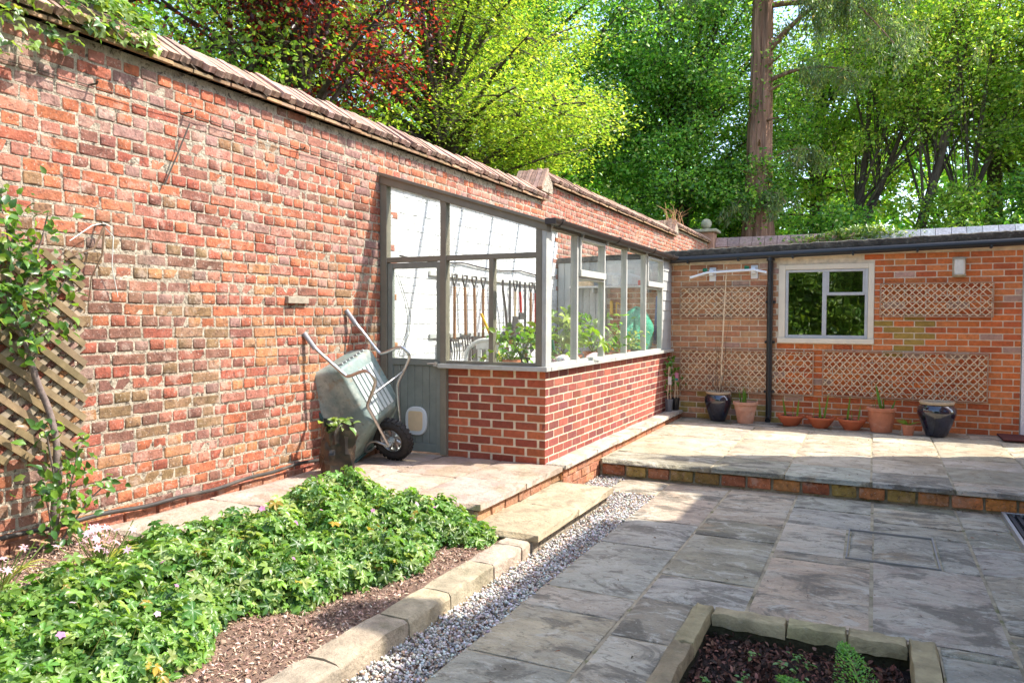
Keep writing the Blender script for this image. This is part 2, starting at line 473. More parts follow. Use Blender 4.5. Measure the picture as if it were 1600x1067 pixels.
# ------------------------------------------------------------------ bricks
def brick_templates(nx, n_var, seed, chip):
    """a unit brick front (length 1 along x, face at y=0 looking to -y, depth 1, height 1)"""
    rng = np.random.default_rng(seed)
    out = []
    ex = 0.035 if nx > 3 else 0.06
    xs = [0.0, ex]+[ex+(1-2*ex)*i/(nx-1) for i in range(1, nx-1)]+[1-ex, 1.0]
    zs = [0.0, 0.11, 0.89, 1.0]
    mx, nz = len(xs)-1, 3
    for _ in range(n_var):
        V, F = [], []
        for j, zz in enumerate(zs):
            for i, xx in enumerate(xs):
                e = (i in (0, mx)) or (j in (0, nz))
                cnr = (i in (0, mx)) and (j in (0, nz))
                x, z = xx, zz
                if i == 0: x += rng.random()*0.6*ex*chip
                elif i == mx: x -= rng.random()*0.6*ex*chip
                elif j in (0, nz): x += (rng.random()-0.5)*ex*chip
                if j == 0: z += rng.random()*0.06*chip
                elif j == nz: z -= rng.random()*0.06*chip
                if cnr:
                    x += (ex if i == 0 else -ex)*0.5*chip
                    z += (0.05 if j == 0 else -0.05)*chip
                y = (0.02+rng.random()*0.09)*chip if e else (rng.random()*0.10-0.05)*chip
                if chip > 0.5 and rng.random() < 0.05*chip: y += 0.16
                V.append((x, y, z))
        for j in range(nz):
            for i in range(mx):
                a = j*(mx+1)+i
                F.append((a, a+1, a+mx+2, a+mx+1))
        ring = [i for i in range(mx+1)] + [j*(mx+1)+mx for j in range(1, nz+1)] + [nz*(mx+1)+i for i in range(mx-1, -1, -1)] + [j*(mx+1) for j in range(nz-1, 0, -1)]
        nb = len(V)
        for q in ring:
            x, y, z = V[q]
            V.append((x, 1.0, z))
        for q in range(len(ring)):
            a, b = ring[q], ring[(q+1) % len(ring)]
            F.append((b, a, nb+q, nb+(q+1) % len(ring)))
        out.append((np.array(V), np.array(F)))
    return out

TPL_OLD_S = brick_templates(5, 7, 1, 1.0)
TPL_OLD_H = brick_templates(3, 7, 2, 1.0)
TPL_NEW_S = brick_templates(4, 5, 3, 0.35)
TPL_NEW_H = brick_templates(2, 5, 4, 0.35)

def tpl_meshes(tpls, mat, name):
    r = []
    for V, F in tpls:
        me = bpy.data.meshes.new(name)
        me.from_pydata(V.tolist(), [], F.tolist())
        me.materials.append(mat)
        r.append(me)
    return r

def lay_bricks(bricks, parent, tS, tH, mat_o, mat_a, face, n_obj=300, name='brick', D=0.03, joined_name='brickwork'):
    """bricks: (u0, u1, z0, z1, proud, colour, is_header); face ('x', X) looks to +x, ('y', Y) looks to -y"""
    mS, mH = tpl_meshes(tS, mat_o, name), tpl_meshes(tH, mat_o, name)
    rz = math.pi/2 if face[0] == 'x' else 0.0
    c, s = math.cos(rz), math.sin(rz)
    items = []
    for (u0, u1, z0, z1, pr, colr, hd) in bricks:
        p = (face[1]+pr, u0, z0) if face[0] == 'x' else (u0, face[1]-pr, z0)
        mid = (p[0], (u0+u1)/2, (z0+z1)/2) if face[0] == 'x' else ((u0+u1)/2, p[1], (z0+z1)/2)
        items.append((show_size(mid, (u1-u0)*(z1-z0)), p, u1-u0, z1-z0, colr, hd))
    items.sort(key=lambda q: -q[0])
    for q in items[:n_obj]:
        _, p, L, H, colr, hd = q
        me = random.choice(mH if hd else mS)
        o = bpy.data.objects.new(name, me)
        COL.objects.link(o)
        o.parent = parent
        o.matrix_parent_inverse = wmat(parent).inverted()
        tilt = random.uniform(-0.012, 0.012) if tS is TPL_OLD_S else random.uniform(-0.003, 0.003)
        o.matrix_basis = Matrix.Translation(p) @ Matrix.Rotation(rz, 4, 'Z') @ Matrix.Rotation(tilt, 4, 'Y') @ Matrix.Diagonal((L, D, H, 1))
        o.color = (*colr, 1)
    rest = items[n_obj:]
    if rest:
        VV, FF, CC, n = [], [], [], 0
        for _, p, L, H, colr, hd in rest:
            V, F = random.choice(tH if hd else tS)
            W = V*np.array([L, D, H])
            R = np.stack([W[:, 0]*c - W[:, 1]*s, W[:, 0]*s + W[:, 1]*c, W[:, 2]], 1) + np.array(p)
            VV.append(R)
            FF.append(F+n)
            CC.append(np.tile(colr, (len(V), 1)))
            n += len(V)
        np_obj(joined_name, np.concatenate(VV), np.concatenate(FF), mat_a, parent, np.concatenate(CC), kind='stuff')

def jit(c, rng, a=0.15):
    k = 1+(rng.random()-0.5)*2*a
    return tuple(min(0.9, max(0.005, x*k*(1+(rng.random()-0.5)*a*0.5))) for x in c)

# ------------------------------------------------------------------ scattered leaves
def frames(rng, n, up_bias):
    """random leaf direction and normal; up_bias pulls the normals upward"""
    N = rng.normal(size=(n, 3))
    N /= np.linalg.norm(N, axis=1)[:, None]
    N = N*(1-up_bias) + np.array([0.25, 0.05, 1.0])*up_bias
    N /= np.linalg.norm(N, axis=1)[:, None]
    D = rng.normal(size=(n, 3))
    D -= N*np.sum(D*N, 1)[:, None]
    D /= np.linalg.norm(D, axis=1)[:, None]
    return D, N

T_DIAMOND = (np.array([(0, 0, 0), (0.5, -0.5, 0.10), (1, 0, -0.05), (0.5, 0.5, 0.10)]), np.array([(0, 1, 2), (0, 2, 3)]))
T_OVAL = (np.array([(0, 0, 0), (0.32, -0.46, 0.10), (0.32, 0, 0), (0.32, 0.46, 0.10), (0.70, -0.34, 0.05), (0.70, 0, -0.05), (0.70, 0.34, 0.05), (1, 0, -0.18)]),
          np.array([(0, 1, 2), (0, 2, 3), (1, 4, 5), (1, 5, 2), (2, 5, 6), (2, 6, 3), (4, 7, 5), (5, 7, 6)]))

def palm_template(lobes, notch, span, teeth=True):
    V = [(0, 0, 0)]
    n = lobes
    for i in range(n):
        a = -span/2 + span*(i+0.5)/n
        w = span/n
        ln = 1.0 - 0.18*abs(i-(n-1)/2)/((n-1)/2)
        pts = [(-0.5, notch), (-0.30, 0.78*ln), (-0.12, 0.86*ln), (0, ln), (0.12, 0.86*ln), (0.30, 0.78*ln)] if teeth else [(-0.5, notch), (-0.25, 0.75*ln), (0, ln), (0.25, 0.75*ln)]
        for fa, rr in pts:
            ang = a + fa*w
            V.append((rr*math.cos(ang)*0.55+0.0, rr*math.sin(ang)*0.55, 0.07*math.sin(rr*3)-0.16*rr*rr + (0.04 if abs(fa) > 0.2 else 0)))
    ang = span/2
    V.append((notch*math.cos(ang)*0.55, notch*math.sin(ang)*0.55, 0))
    F = [(0, i, i+1) for i in range(1, len(V)-1)]
    return np.array(V), np.array(F)
T_GERAN = palm_template(5, 0.36, math.radians(300))
T_IVY = palm_template(3, 0.62, math.radians(250), False)
T_PALM = palm_template(5, 0.5, math.radians(260), False)

def scatter_leaves(P, D, N, L, Wd, cols, tpl):
    V, F = tpl
    B = np.cross(N, D)
    n, k = len(P), len(V)
    L = np.broadcast_to(np.asarray(L, float), (n,))
    Wd = np.broadcast_to(np.asarray(Wd, float), (n,))
    out = P[:, None, :] + D[:, None, :]*(V[None, :, 0]*L[:, None])[..., None] + B[:, None, :]*(V[None, :, 1]*Wd[:, None])[..., None] + N[:, None, :]*(V[None, :, 2]*L[:, None])[..., None]
    FF = F[None]+(np.arange(n)*k)[:, None, None]
    CC = np.repeat(cols, k, axis=0)
    return out.reshape(-1, 3), FF.reshape(-1, F.shape[1]), CC

def pal(rng, n, colors, weights, jitter=0.25):
    c = np.array(colors)[rng.choice(len(colors), n, p=np.array(weights)/sum(weights))]
    return np.clip(c*(1+(rng.random((n, 1))-0.5)*2*jitter)*(1+(rng.random((n, 3))-0.5)*0.2), 0.003, 0.95)

# ================================================================== THE SETTING
XW = -4.2147        # face of the old garden wall
XG, YG, YB = -2.529, 5.90, 10.336     # greenhouse side, greenhouse front, outbuilding face
Z_UP, Z_LEDGE = 0.165, 0.248

g = MB()
g.box(-150, 150, -80, 220, -0.5, -0.25)
tag(g.build('ground', m_ground), kind='structure')

def slab_templates():
    rng = np.random.default_rng(11)
    r = []
    for _ in range(8):
        n = 6
        V, F = [], []
        for j in range(n+1):
            for i in range(n+1):
                e = i in (0, n) or j in (0, n)
                x, y = i/n, j/n
                if e:
                    x += (rng.random()-0.5)*0.012 if 0 < i < n else (0.006*rng.random())*(1 if i == 0 else -1)
                    y += (rng.random()-0.5)*0.012 if 0 < j < n else (0.006*rng.random())*(1 if j == 0 else -1)
                z = -0.12-0.16*rng.random() if e else (rng.random()-0.5)*0.10
                V.append((x, y, z))
        for j in range(n):
            for i in range(n):
                a = j*(n+1)+i
                F.append((a, a+1, a+n+2, a+n+1))
        ring = [i for i in range(n+1)] + [j*(n+1)+n for j in range(1, n+1)] + [n*(n+1)+i for i in range(n-1, -1, -1)] + [j*(n+1) for j in range(n-1, 0, -1)]
        nb = len(V)
        for q in ring:
            V.append((V[q][0], V[q][1], -1.0))
        for q in range(len(ring)):
            a, b = ring[q], ring[(q+1) % len(ring)]
            F.append((b, a, nb+q, nb+(q+1) % len(ring)))
        r.append((V, F))
    return r
SLAB_T = slab_templates()
_sm = {}
def slab(parent, x0, x1, y0, y1, zt, thk, colr, mat, gap=0.007, name='paving_slab'):
    if mat.name not in _sm:
        L = []
        for V, F in SLAB_T:
            me = bpy.data.meshes.new(name)
            me.from_pydata(V, [], F)
            me.shade_smooth()
            me.set_sharp_from_angle(angle=math.radians(50))
            me.materials.append(mat)
            L.append(me)
        _sm[mat.name] = L
    o = bpy.data.objects.new(name, random.choice(_sm[mat.name]))
    link(o, parent)
    o.matrix_basis = Matrix.Translation((x0+gap, y0+gap, zt+random.uniform(-0.003, 0.003))) @ Matrix.Rotation(random.uniform(-0.003, 0.003), 4, 'X') @ Matrix.Diagonal((x1-x0-2*gap, y1-y0-2*gap, thk, 1))
    o.color = (*colr, 1)
    return o

rs = np.random.default_rng(5)
GREYS = [(0.33, 0.295, 0.22), (0.38, 0.345, 0.27), (0.27, 0.24, 0.16), (0.41, 0.325, 0.22), (0.34, 0.31, 0.24), (0.43, 0.365, 0.265)]
def grey(): return jit(GREYS[rs.integers(len(GREYS))], rs, 0.14)
WARM = [(0.46, 0.385, 0.28), (0.42, 0.35, 0.25), (0.50, 0.43, 0.32)]
def warm(): return jit(WARM[rs.integers(len(WARM))], rs, 0.10)

# --- lower patio: a jointing bed with slabs on it and a hole for the sunken planting bed
BX0, BX1, BY0, BY1 = -0.82, 0.29, 2.45, 3.93
b = MB()
b.box(-1.66, BX0, -1.6, 6.9, -0.2, -0.012)
b.box(BX0, BX1, BY1, 6.9, -0.2, -0.012)
b.box(BX0, BX1, -1.6, BY0, -0.2, -0.012)
b.box(BX1, 2.25, -1.6, 6.9, -0.2, -0.012)
b.box(-2.10, -1.66, 6.30, 6.9, -0.2, -0.012)
lower = tag(b.build('lower_patio', m_joint), kind='structure')
LOW = []
for x0, x1, ys in ((-1.66, -1.12, (-1.6, -0.7, 0.1, 0.9, 1.55, 2.30, 2.97, 3.585, 3.9, 4.835, 5.5, 6.3, 6.86)),
                   (-1.12, -0.57, (3.95, 4.37, 5.29, 5.75, 6.86)), (-1.12, BX0, (BY0, 3.41, 3.95)),
                   (-1.12, -0.57, (-1.6, -0.8, 0.2, 0.9, 1.7, BY0)),
                   (-0.57, 0.01, (-1.6, -1.0, -0.2, 0.6, 1.5, BY0)), (-0.57, 0.01, (3.95, 5.0, 5.155)), (-0.57, -0.145, (5.155, 5.885)), (-0.57, 0.01, (5.885, 6.4, 6.86)),
                   (0.01, 0.60, (-1.6, -0.6, 0.3, 1.0, 1.8, BY0)), (BX1, 0.60, (BY0, 3.1, 3.85)), (0.01, 0.60, (3.95, 5.155)), (0.395, 0.60, (5.155, 5.885)), (0.01, 0.60, (5.885, 6.19, 6.67, 6.86)),
                   (0.60, 1.20, (-1.6, -0.9, 0.1, 0.7, 1.5, 2.3, 3.2, 4.25, 5.2, 5.83)), (0.60, 0.90, (5.83, 6.3, 6.86)),
                   (1.20, 1.75, (-1.6, -0.5, 0.5, 1.2, 2.1, 3.0, 3.9, 5.0, 5.83)), (1.75, 2.25, (-1.6, -0.8, 0.0, 1.0, 1.7, 2.6, 3.5, 4.4, 5.3, 6.0, 6.86)), (1.52, 1.75, (5.83, 6.86)),
                   (-2.10, -1.66, (6.32, 6.86))):
    for y0, y1 in zip(ys[:-1], ys[1:]):
        if y1-y0 > 0.12: LOW.append((x0, x1, y0, y1))
LOW.append((0.29, 0.60, 3.85, 3.95))
for q in LOW:
    slab(lower, *q, 0.0, 0.035, grey(), m_slab, gap=0.009)

# inspection cover let into the lower patio
cv = thing('inspection_cover', 'paved inspection cover framed by thin steel strips in the patio', 'inspection cover', (0.125, 5.52, 0))
b = MB()
for x0, x1, y0, y1 in ((-0.14, 0.39, 5.162, 5.170), (-0.14, 0.39, 5.870, 5.878), (-0.138, -0.130, 5.170, 5.870), (0.378, 0.388, 5.170, 5.870)):
    b.box(x0, x1, y0, y1, -0.06, 0.003)
b.build('frame', M('dull_steel', (0.28, 0.27, 0.25), 0.6, metal=0.3), cv)
slab(cv, -0.124, 0.018, 5.176, 5.864, 0.0, 0.04, (0.32, 0.285, 0.215), m_slab, 0.004, 'inset_slab')
slab(cv, 0.018, 0.372, 5.176, 5.864, 0.0, 0.04, (0.34, 0.305, 0.23), m_slab, 0.004, 'inset_slab')

# drain grating at the right
gr = thing('drain_grating', 'black iron drain grating with a pale metal frame below the step', 'grating', (1.2, 6.33, 0))
b = MB()
for x0, x1, y0, y1 in ((0.905, 0.93, 5.84, 6.82), (1.49, 1.515, 5.84, 6.82), (0.93, 1.49, 5.84, 5.86), (0.93, 1.49, 6.80, 6.82)):
    b.box(x0, x1, y0, y1, -0.08, 0.028)
b.build('frame', m_grate_edge, gr, bevel=0.003)
b = MB()
b.box(0.93, 1.49, 5.86, 6.80, -0.10, -0.06)
b.build('sump', m_dark, gr)
b0 = MB()
b0.box(-0.014, 0.014, 5.862, 6.798, -0.03, 0.022)
first = None
for i in range(11):
    if first is None:
        first = b0.build('bar', m_grate, gr)
        o = first
    else:
        o = first.copy()
        COL.objects.link(o)
    o.location.x = 0.955+i*0.051
b0 = MB()
b0.box(0.93, 1.49, -0.006, 0.006, -0.03, 0.012)
first = None
for i in range(15):
    if first is None:
        first = b0.build('cross_bar', m_grate, gr)
        o = first
    else:
        o = first.copy()
        COL.objects.link(o)
    o.location.y = 5.90+i*0.061

# --- upper patio with its brick riser
b = MB()
b.box(-2.36, 2.25, 6.90, YB-0.01, -0.2, Z_UP-0.013)
upper = tag(b.build('upper_patio', m_joint), kind='structure')
for x0, x1, ys in ((-2.335, -1.31, (6.84, 7.35, 8.0, 8.6, 9.3, 9.8)), (-1.31, -0.68, (6.84, 7.5, 7.9, 8.75, 9.25, 9.8)), (-0.68, 0.0, (6.84, 7.45, 8.2, 8.9, 9.8)),
                   (0.0, 0.60, (6.84, 7.36, 8.05, 8.5, 9.15, 9.8)), (0.60, 1.25, (6.84, 7.2, 7.9, 8.4, 9.2, 9.8)), (1.25, 2.25, (6.84, 7.5, 8.3, 9.0, 9.8)),
                   (-2.335, -1.66, (9.8, YB-0.03)), (-1.66, -1.0, (9.8, YB-0.03)), (-1.0, -0.45, (9.8, YB-0.03)), (-0.45, 0.30, (9.8, YB-0.03)), (0.30, 1.0, (9.8, YB-0.03)), (1.0, 2.25, (9.8, YB-0.03))):
    for y0, y1 in zip(ys[:-1], ys[1:]):
        k = warm() if y0 < 9.7 else grey()  # sun and shade coloured in: warm lit band, grey strip below the outbuilding
        if y0 < 7.0: k = grey()  # front row greyed too, for the shadow of the house
        slab(upper, x0, x1, y0, y1, Z_UP, 0.048, k, m_slab if y0 > 9.7 or y0 < 7.0 else m_slab_warm, 0.007)
rb = np.random.default_rng(21)
br = []
u = -2.33
while u < 2.2:
    L = 0.225+rb.uniform(-0.02, 0.02)
    br.append((u, u+L-0.016, 0.008, 0.108, 0.012+rb.uniform(-0.006, 0.006), jit([(0.50, 0.20, 0.06), (0.36, 0.13, 0.06), (0.30, 0.20, 0.06), (0.44, 0.17, 0.06)][rb.integers(4)], rb, 0.25), False))
    u += L
lay_bricks(br, upper, TPL_OLD_S, TPL_OLD_H, m_old_o, m_old_a, ('y', 6.885), 300, 'riser_brick', 0.05)

# --- gravel strip
rg = np.random.default_rng(31)
b = MB()
b.box(-1.98, -1.655, 0.2, 6.9, -0.2, -0.045)
b.box(-2.37, -1.98, 5.93, 6.9, -0.2, -0.046)
tag(b.build('gravel_bed', m_soil), kind='structure')
def in_gravel(n):
    out = []
    while len(out) < n:
        x, y = rg.uniform(-2.36, -1.64), rg.uniform(0.6, 6.88)
        if (-1.97 < x and y < 6.32) or (y > 5.94 and y < 6.32) or (x < -2.09 and y > 6.3):
            out.append((x, y))
    return np.array(out)
ICO = None
def ico():
    t = (1+5**0.5)/2
    V = np.array([(-1, t, 0), (1, t, 0), (-1, -t, 0), (1, -t, 0), (0, -1, t), (0, 1, t), (0, -1, -t), (0, 1, -t), (t, 0, -1), (t, 0, 1), (-t, 0, -1), (-t, 0, 1)], float)
    V /= np.linalg.norm(V[0])
    F = np.array([(0, 11, 5), (0, 5, 1), (0, 1, 7), (0, 7, 10), (0, 10, 11), (1, 5, 9), (5, 11, 4), (11, 10, 2), (10, 7, 6), (7, 1, 8), (3, 9, 4), (3, 4, 2), (3, 2, 6), (3, 6, 8), (3, 8, 9), (4, 9, 5), (2, 4, 11), (6, 2, 10), (8, 6, 7), (9, 8, 1)])
    return V, F
IV, IF = ico()
def stones(P, size, cols, rng, flat=0.6):
    n = len(P)
    D, N = frames(rng, n, 0.55)
    B = np.cross(N, D)
    s = size[:, None]*rng.uniform(0.7, 1.25, (n, 3))
    s[:, 2] *= flat
    J = IV[None]*(1+rng.uniform(-0.22, 0.22, (n, 12, 1)))
    out = P[:, None] + D[:, None]*(J[..., 0:1]*s[:, None, 0:1]) + B[:, None]*(J[..., 1:2]*s[:, None, 1:2]) + N[:, None]*(J[..., 2:3]*s[:, None, 2:3])
    FF = IF[None]+(np.arange(n)*12)[:, None, None]
    return out.reshape(-1, 3), FF.reshape(-1, 3), np.repeat(cols, 12, 0)
n = 19000
xy = in_gravel(n)
P = np.column_stack([xy, rg.uniform(-0.045, -0.012, n) + 0.012*(rg.random(n) > 0.8)])
cl = pal(rg, n, [(0.52, 0.48, 0.43), (0.66, 0.64, 0.60), (0.40, 0.33, 0.27), (0.46, 0.32, 0.22), (0.30, 0.28, 0.27)], [4, 3, 2, 1.2, 1.2], 0.18)
V, F, Cc = stones(P, rg.uniform(0.0045, 0.0115, n), cl, rg)
tag(np_obj('gravel', V, F, m_pebble, None, Cc), 'pale pebble gravel strip between the kerb and the patio', 'gravel', kind='stuff')

# --- kerb, step stone, ledge, path
b = MB()
b.box(-2.12, -2.03, 0.4, 4.36, -0.2, 0.0)
kerb = tag(b.build('kerb', m_joint), kind='structure')
ys = [0.4, 0.95, 1.45, 1.98, 2.46, 2.97, 3.36, 3.86, 4.24, 4.40]
ys = ys[:-1]+[4.37]
for i, (y0, y1) in enumerate(zip(ys[:-1], ys[1:])):
    ox = random.uniform(-0.006, 0.006)
    prof = [(-2.145, -0.15), (-1.962, -0.15), (-1.960, 0.052), (-1.964, 0.066), (-1.976, 0.076), (-2.05, 0.080), (-2.13, 0.080), (-2.141, 0.072), (-2.145, 0.05)]
    k = MB()
    N = 7
    V, Fk = [], []
    for j in range(N):
        t = j/(N-1)
        yy = y0+0.005+(y1-y0-0.01)*t
        e = 0.007 if j in (0, N-1) else 0.0
        for (px, pz) in prof:
            cx = -2.05
            V.append((cx+(px-cx)*(1-e*3)+ox+random.uniform(-0.006, 0.006), yy+random.uniform(-0.004, 0.004), pz-e*(1 if pz > 0 else 0)+random.uniform(-0.004, 0.004)))
    m = len(prof)
    for j in range(N-1):
        for q in range(m):
            Fk.append((j*m+q, j*m+(q+1) % m, (j+1)*m+(q+1) % m, (j+1)*m+q))
    Fk += [tuple(range(m)), tuple(range((N-1)*m+m-1, (N-1)*m-1, -1))]
    k.add(V, Fk)
    k.build('kerbstone', m_kerb, kerb, smooth=28, color=jit((0.40, 0.325, 0.225), rs, 0.18))

b = MB()
b.box(-2.50, -1.96, 4.40, 5.90, -0.2, 0.065)
step = tag(b.build('garden_step', m_old_mortar), kind='structure')
slab(step, -2.48, -1.91, 4.38, 5.12, 0.12, 0.055, (0.41, 0.33, 0.21), m_slab_warm, 0.002)
slab(step, -2.48, -1.91, 5.12, 5.93, 0.12, 0.055, (0.43, 0.35, 0.23), m_slab_warm, 0.002)

b = MB()
b.box(-3.52, -2.42, 4.45, 10.30, -0.2, 0.195)
b.box(XW+0.01, -3.52, 2.98, 10.30, -0.2, 0.194)
b.box(-3.655, -3.53, 0.2, 4.45, -0.2, 0.18)
ledge = tag(b.build('ledge_path', m_soil), kind='structure')
LED = [(-3.53, -2.95, 4.45, 5.15), (-2.95, -2.36, 4.45, 5.2), (-2.95, -2.36, 5.2, 5.96), (-3.53, -2.95, 5.15, 5.96), (-4.16, -3.53, 4.62, 5.35), (-4.16, -3.53, 5.35, 5.96),
       (-4.15, -3.67, 2.99, 3.78), (-4.15, -3.67, 3.78, 4.62), (-3.66, -3.53, 2.2, 3.3), (-3.66, -3.53, 3.3, 4.45), (-3.66, -3.53, 1.2, 2.2), (-3.66, -3.53, 0.2, 1.2)]
for i, q in enumerate(LED):
    slab(ledge, *q, Z_LEDGE-(0.01 if i > 7 else 0), 0.05, jit((0.40, 0.31, 0.245) if i < 8 else (0.38, 0.30, 0.23), rs, 0.10), m_slab_warm, 0.006)
br = []
u = 4.46
while u < 5.88:
    br.append((u, u+0.205, 0.115, 0.19, rb.uniform(-0.004, 0.006), jit((0.48, 0.24, 0.13), rb, 0.25), False))
    u += 0.218
lay_bricks(br, ledge, TPL_OLD_S, TPL_OLD_H, m_old_o, m_old_a, ('x', -2.395), 300, 'riser_brick', 0.05)

# --- planting bed soil
def soil_patch(name, x0, x1, y0, y1, zf, mat, nx, ny, amp, seed):
    r = np.random.default_rng(seed)
    X, Y = np.meshgrid(np.linspace(x0, x1, nx), np.linspace(y0, y1, ny))
    Z = zf(X, Y)+r.normal(size=X.shape)*amp
    V = np.column_stack([X.ravel(), Y.ravel(), Z.ravel()])
    i = np.arange((nx-1)*(ny-1))
    a = (i//(nx-1))*nx + i % (nx-1)
    F = np.column_stack([a, a+1, a+nx+1, a+nx])
    return tag(np_obj(name, V, F, mat, smooth=True), kind='structure')
def bed_z(X, Y): return 0.052+np.clip((-2.14-X)/1.3, 0, 1)*0.125 + 0.02*np.sin(X*7+Y*3)
def strip_z(X, Y): return 0.20+0.03*np.sin(Y*5+X*3)-0.02*np.clip((X+3.8)*5, 0, 1)
soil_patch('planting_bed', -3.535, -2.12, 0.2, 4.46, bed_z, m_soil, 70, 200, 0.006, 41)
soil_patch('wall_bed', XW+0.0, -3.65, 0.2, 3.0, strip_z, m_soil, 36, 150, 0.007, 42)
rc = np.random.default_rng(43)
n1, n2 = 24000, 5500
x = np.concatenate([rc.uniform(-3.5, -2.16, n1), rc.uniform(-4.18, -3.67, n2)])
y = np.concatenate([rc.uniform(0.8, 4.42, n1), rc.uniform(0.8, 2.97, n2)])
z = np.where(x > -3.6, bed_z(x, y), strip_z(x, y))+rc.uniform(0.0, 0.012, n1+n2)
D, N = frames(rc, n1+n2, 0.6)
cl = pal(rc, n1+n2, [(0.36, 0.225, 0.155), (0.50, 0.34, 0.25), (0.18, 0.105, 0.07), (0.60, 0.46, 0.36)], [3, 3, 2, 0.8], 0.25)
V, F, Cc = scatter_leaves(np.column_stack([x, y, z]), D, N, rc.uniform(0.010, 0.036, n1+n2), rc.uniform(0.004, 0.011, n1+n2), cl, T_DIAMOND)
tag(np_obj('bark_mulch', V, F, m_attr, None, Cc), 'brown bark mulch spread over the beds', 'mulch', kind='stuff')
n = 130
x, y = rc.uniform(-3.4, -2.2, n), rc.uniform(1.2, 4.3, n)
V, F, Cc = stones(np.column_stack([x, y, bed_z(x, y)+0.004]), rc.uniform(0.006, 0.02, n), pal(rc, n, [(0.5, 0.42, 0.33), (0.36, 0.24, 0.17)], [1, 1]), rc)
tag(np_obj('loose_stones', V, F, m_pebble, None, Cc), 'loose small stones lying on the soil', 'stones', kind='stuff')

# --- sunken bed with stone edging
bedo = thing('sunken_bed', 'sunken leaf-littered planting bed edged with mossy stones in the patio', 'planting bed', (-0.27, 3.2, -0.1))
b = MB()
b.box(BX0, BX1, BY0, BY1, -0.24, -0.10)
b.build('soil', m_dark_soil, bedo)
for q in ((-0.80, -0.728, BY0, 3.92), (-0.728, 0.178, 3.828, 3.92), (0.178, 0.27, BY0, 3.92)):
    part0 = MB()
    part0.box(*q, -0.22, -0.046)
    part0.build('retaining_stone', M('mossy_dark_stone', (0.05, 0.045, 0.022), 0.95, var=0.5, vscale=20, bump=(30, 0.9, 0.02)) if 'mossy_dark_stone' not in bpy.data.materials else bpy.data.materials['mossy_dark_stone'], bedo)
EDG = [(-0.822, -0.715, 3.42, 3.93), (-0.822, -0.715, 2.92, 3.42), (-0.822, -0.715, 2.45, 2.92),
       (-0.715, -0.36, 3.815, 3.925), (-0.36, -0.09, 3.82, 3.93), (-0.09, 0.165, 3.81, 3.925), (0.165, 0.285, 3.30, 3.92), (0.165, 0.285, 2.45, 3.30)]
for x0, x1, y0, y1 in EDG:
    k = MB()
    nq = 6
    Vq = []
    for jz, zq in enumerate((-0.045, 0.006, 0.022)):
        for iq in range(4*nq):
            e_, f_ = divmod(iq, nq)
            tq = f_/nq
            qx, qy = ((x0+(x1-x0)*tq, y0), (x1, y0+(y1-y0)*tq), (x1-(x1-x0)*tq, y1), (x0, y1-(y1-y0)*tq))[e_]
            ins = 0.010 if jz == 2 else 0.004
            qx = min(max(qx, x0+ins), x1-ins)+random.uniform(-0.004, 0.004)
            qy = min(max(qy, y0+ins), y1-ins)+random.uniform(-0.004, 0.004)
            Vq.append((qx, qy, zq+random.uniform(-0.006, 0.006)))
    mq = 4*nq
    Vq.append(((x0+x1)/2, (y0+y1)/2, 0.028))
    k.add(Vq, [(jz*mq+iq, jz*mq+(iq+1) % mq, (jz+1)*mq+(iq+1) % mq, (jz+1)*mq+iq) for jz in range(2) for iq in range(mq)]+[(2*mq+iq, 2*mq+(iq+1) % mq, 3*mq) for iq in range(mq)])
    o = k.build('edging_stone', m_kerb, bedo, smooth=35, color=jit((0.36, 0.285, 0.165), rs, 0.22))
n = 5200
x, y = rc.uniform(-0.71, 0.16, n), rc.uniform(2.46, 3.81, n)
D, N = frames(rc, n, 0.45)
cl = pal(rc, n, [(0.10, 0.045, 0.03), (0.18, 0.075, 0.05), (0.05, 0.03, 0.022), (0.28, 0.14, 0.10)], [3, 2, 3, 0.8], 0.3)
V, F, Cc = scatter_leaves(np.column_stack([x, y, -0.10+rc.uniform(0, 0.035, n)]), D, N, rc.uniform(0.015, 0.045, n), rc.uniform(0.008, 0.022, n), cl, T_OVAL)
np_obj('leaf_litter', V, F, m_attr, bedo, Cc, kind='stuff')

# blown leaves and grit on the paving
n = 420
x = rc.uniform(-1.6, 1.6, n)
y = np.where(rc.random(n) < 0.3, rc.uniform(6.78, 6.86, n), rc.uniform(2.0, 9.9, n))
ok = ~((x > BX0-0.02) & (x < BX1+0.02) & (y < BY1+0.02)) & ~((y > 6.86) & (y < 6.9)) & ~((x > 0.9) & (y > 5.8) & (y < 6.9))
x, y = x[ok], y[ok]
n = len(x)
D, N = frames(rc, n, 0.8)
V, F, Cc = scatter_leaves(np.column_stack([x, y, np.where(y > 6.86, Z_UP, 0.0)+0.006]), D, N, rc.uniform(0.006, 0.03, n), rc.uniform(0.004, 0.014, n), pal(rc, n, [(0.16, 0.09, 0.05), (0.09, 0.06, 0.035), (0.28, 0.16, 0.07), (0.30, 0.10, 0.05)], [2, 2, 1, 0.6]), T_OVAL)
tag(np_obj('leaf_debris', V, F, m_attr, None, Cc), 'scattered brown leaf debris on the paving', 'debris', kind='stuff')

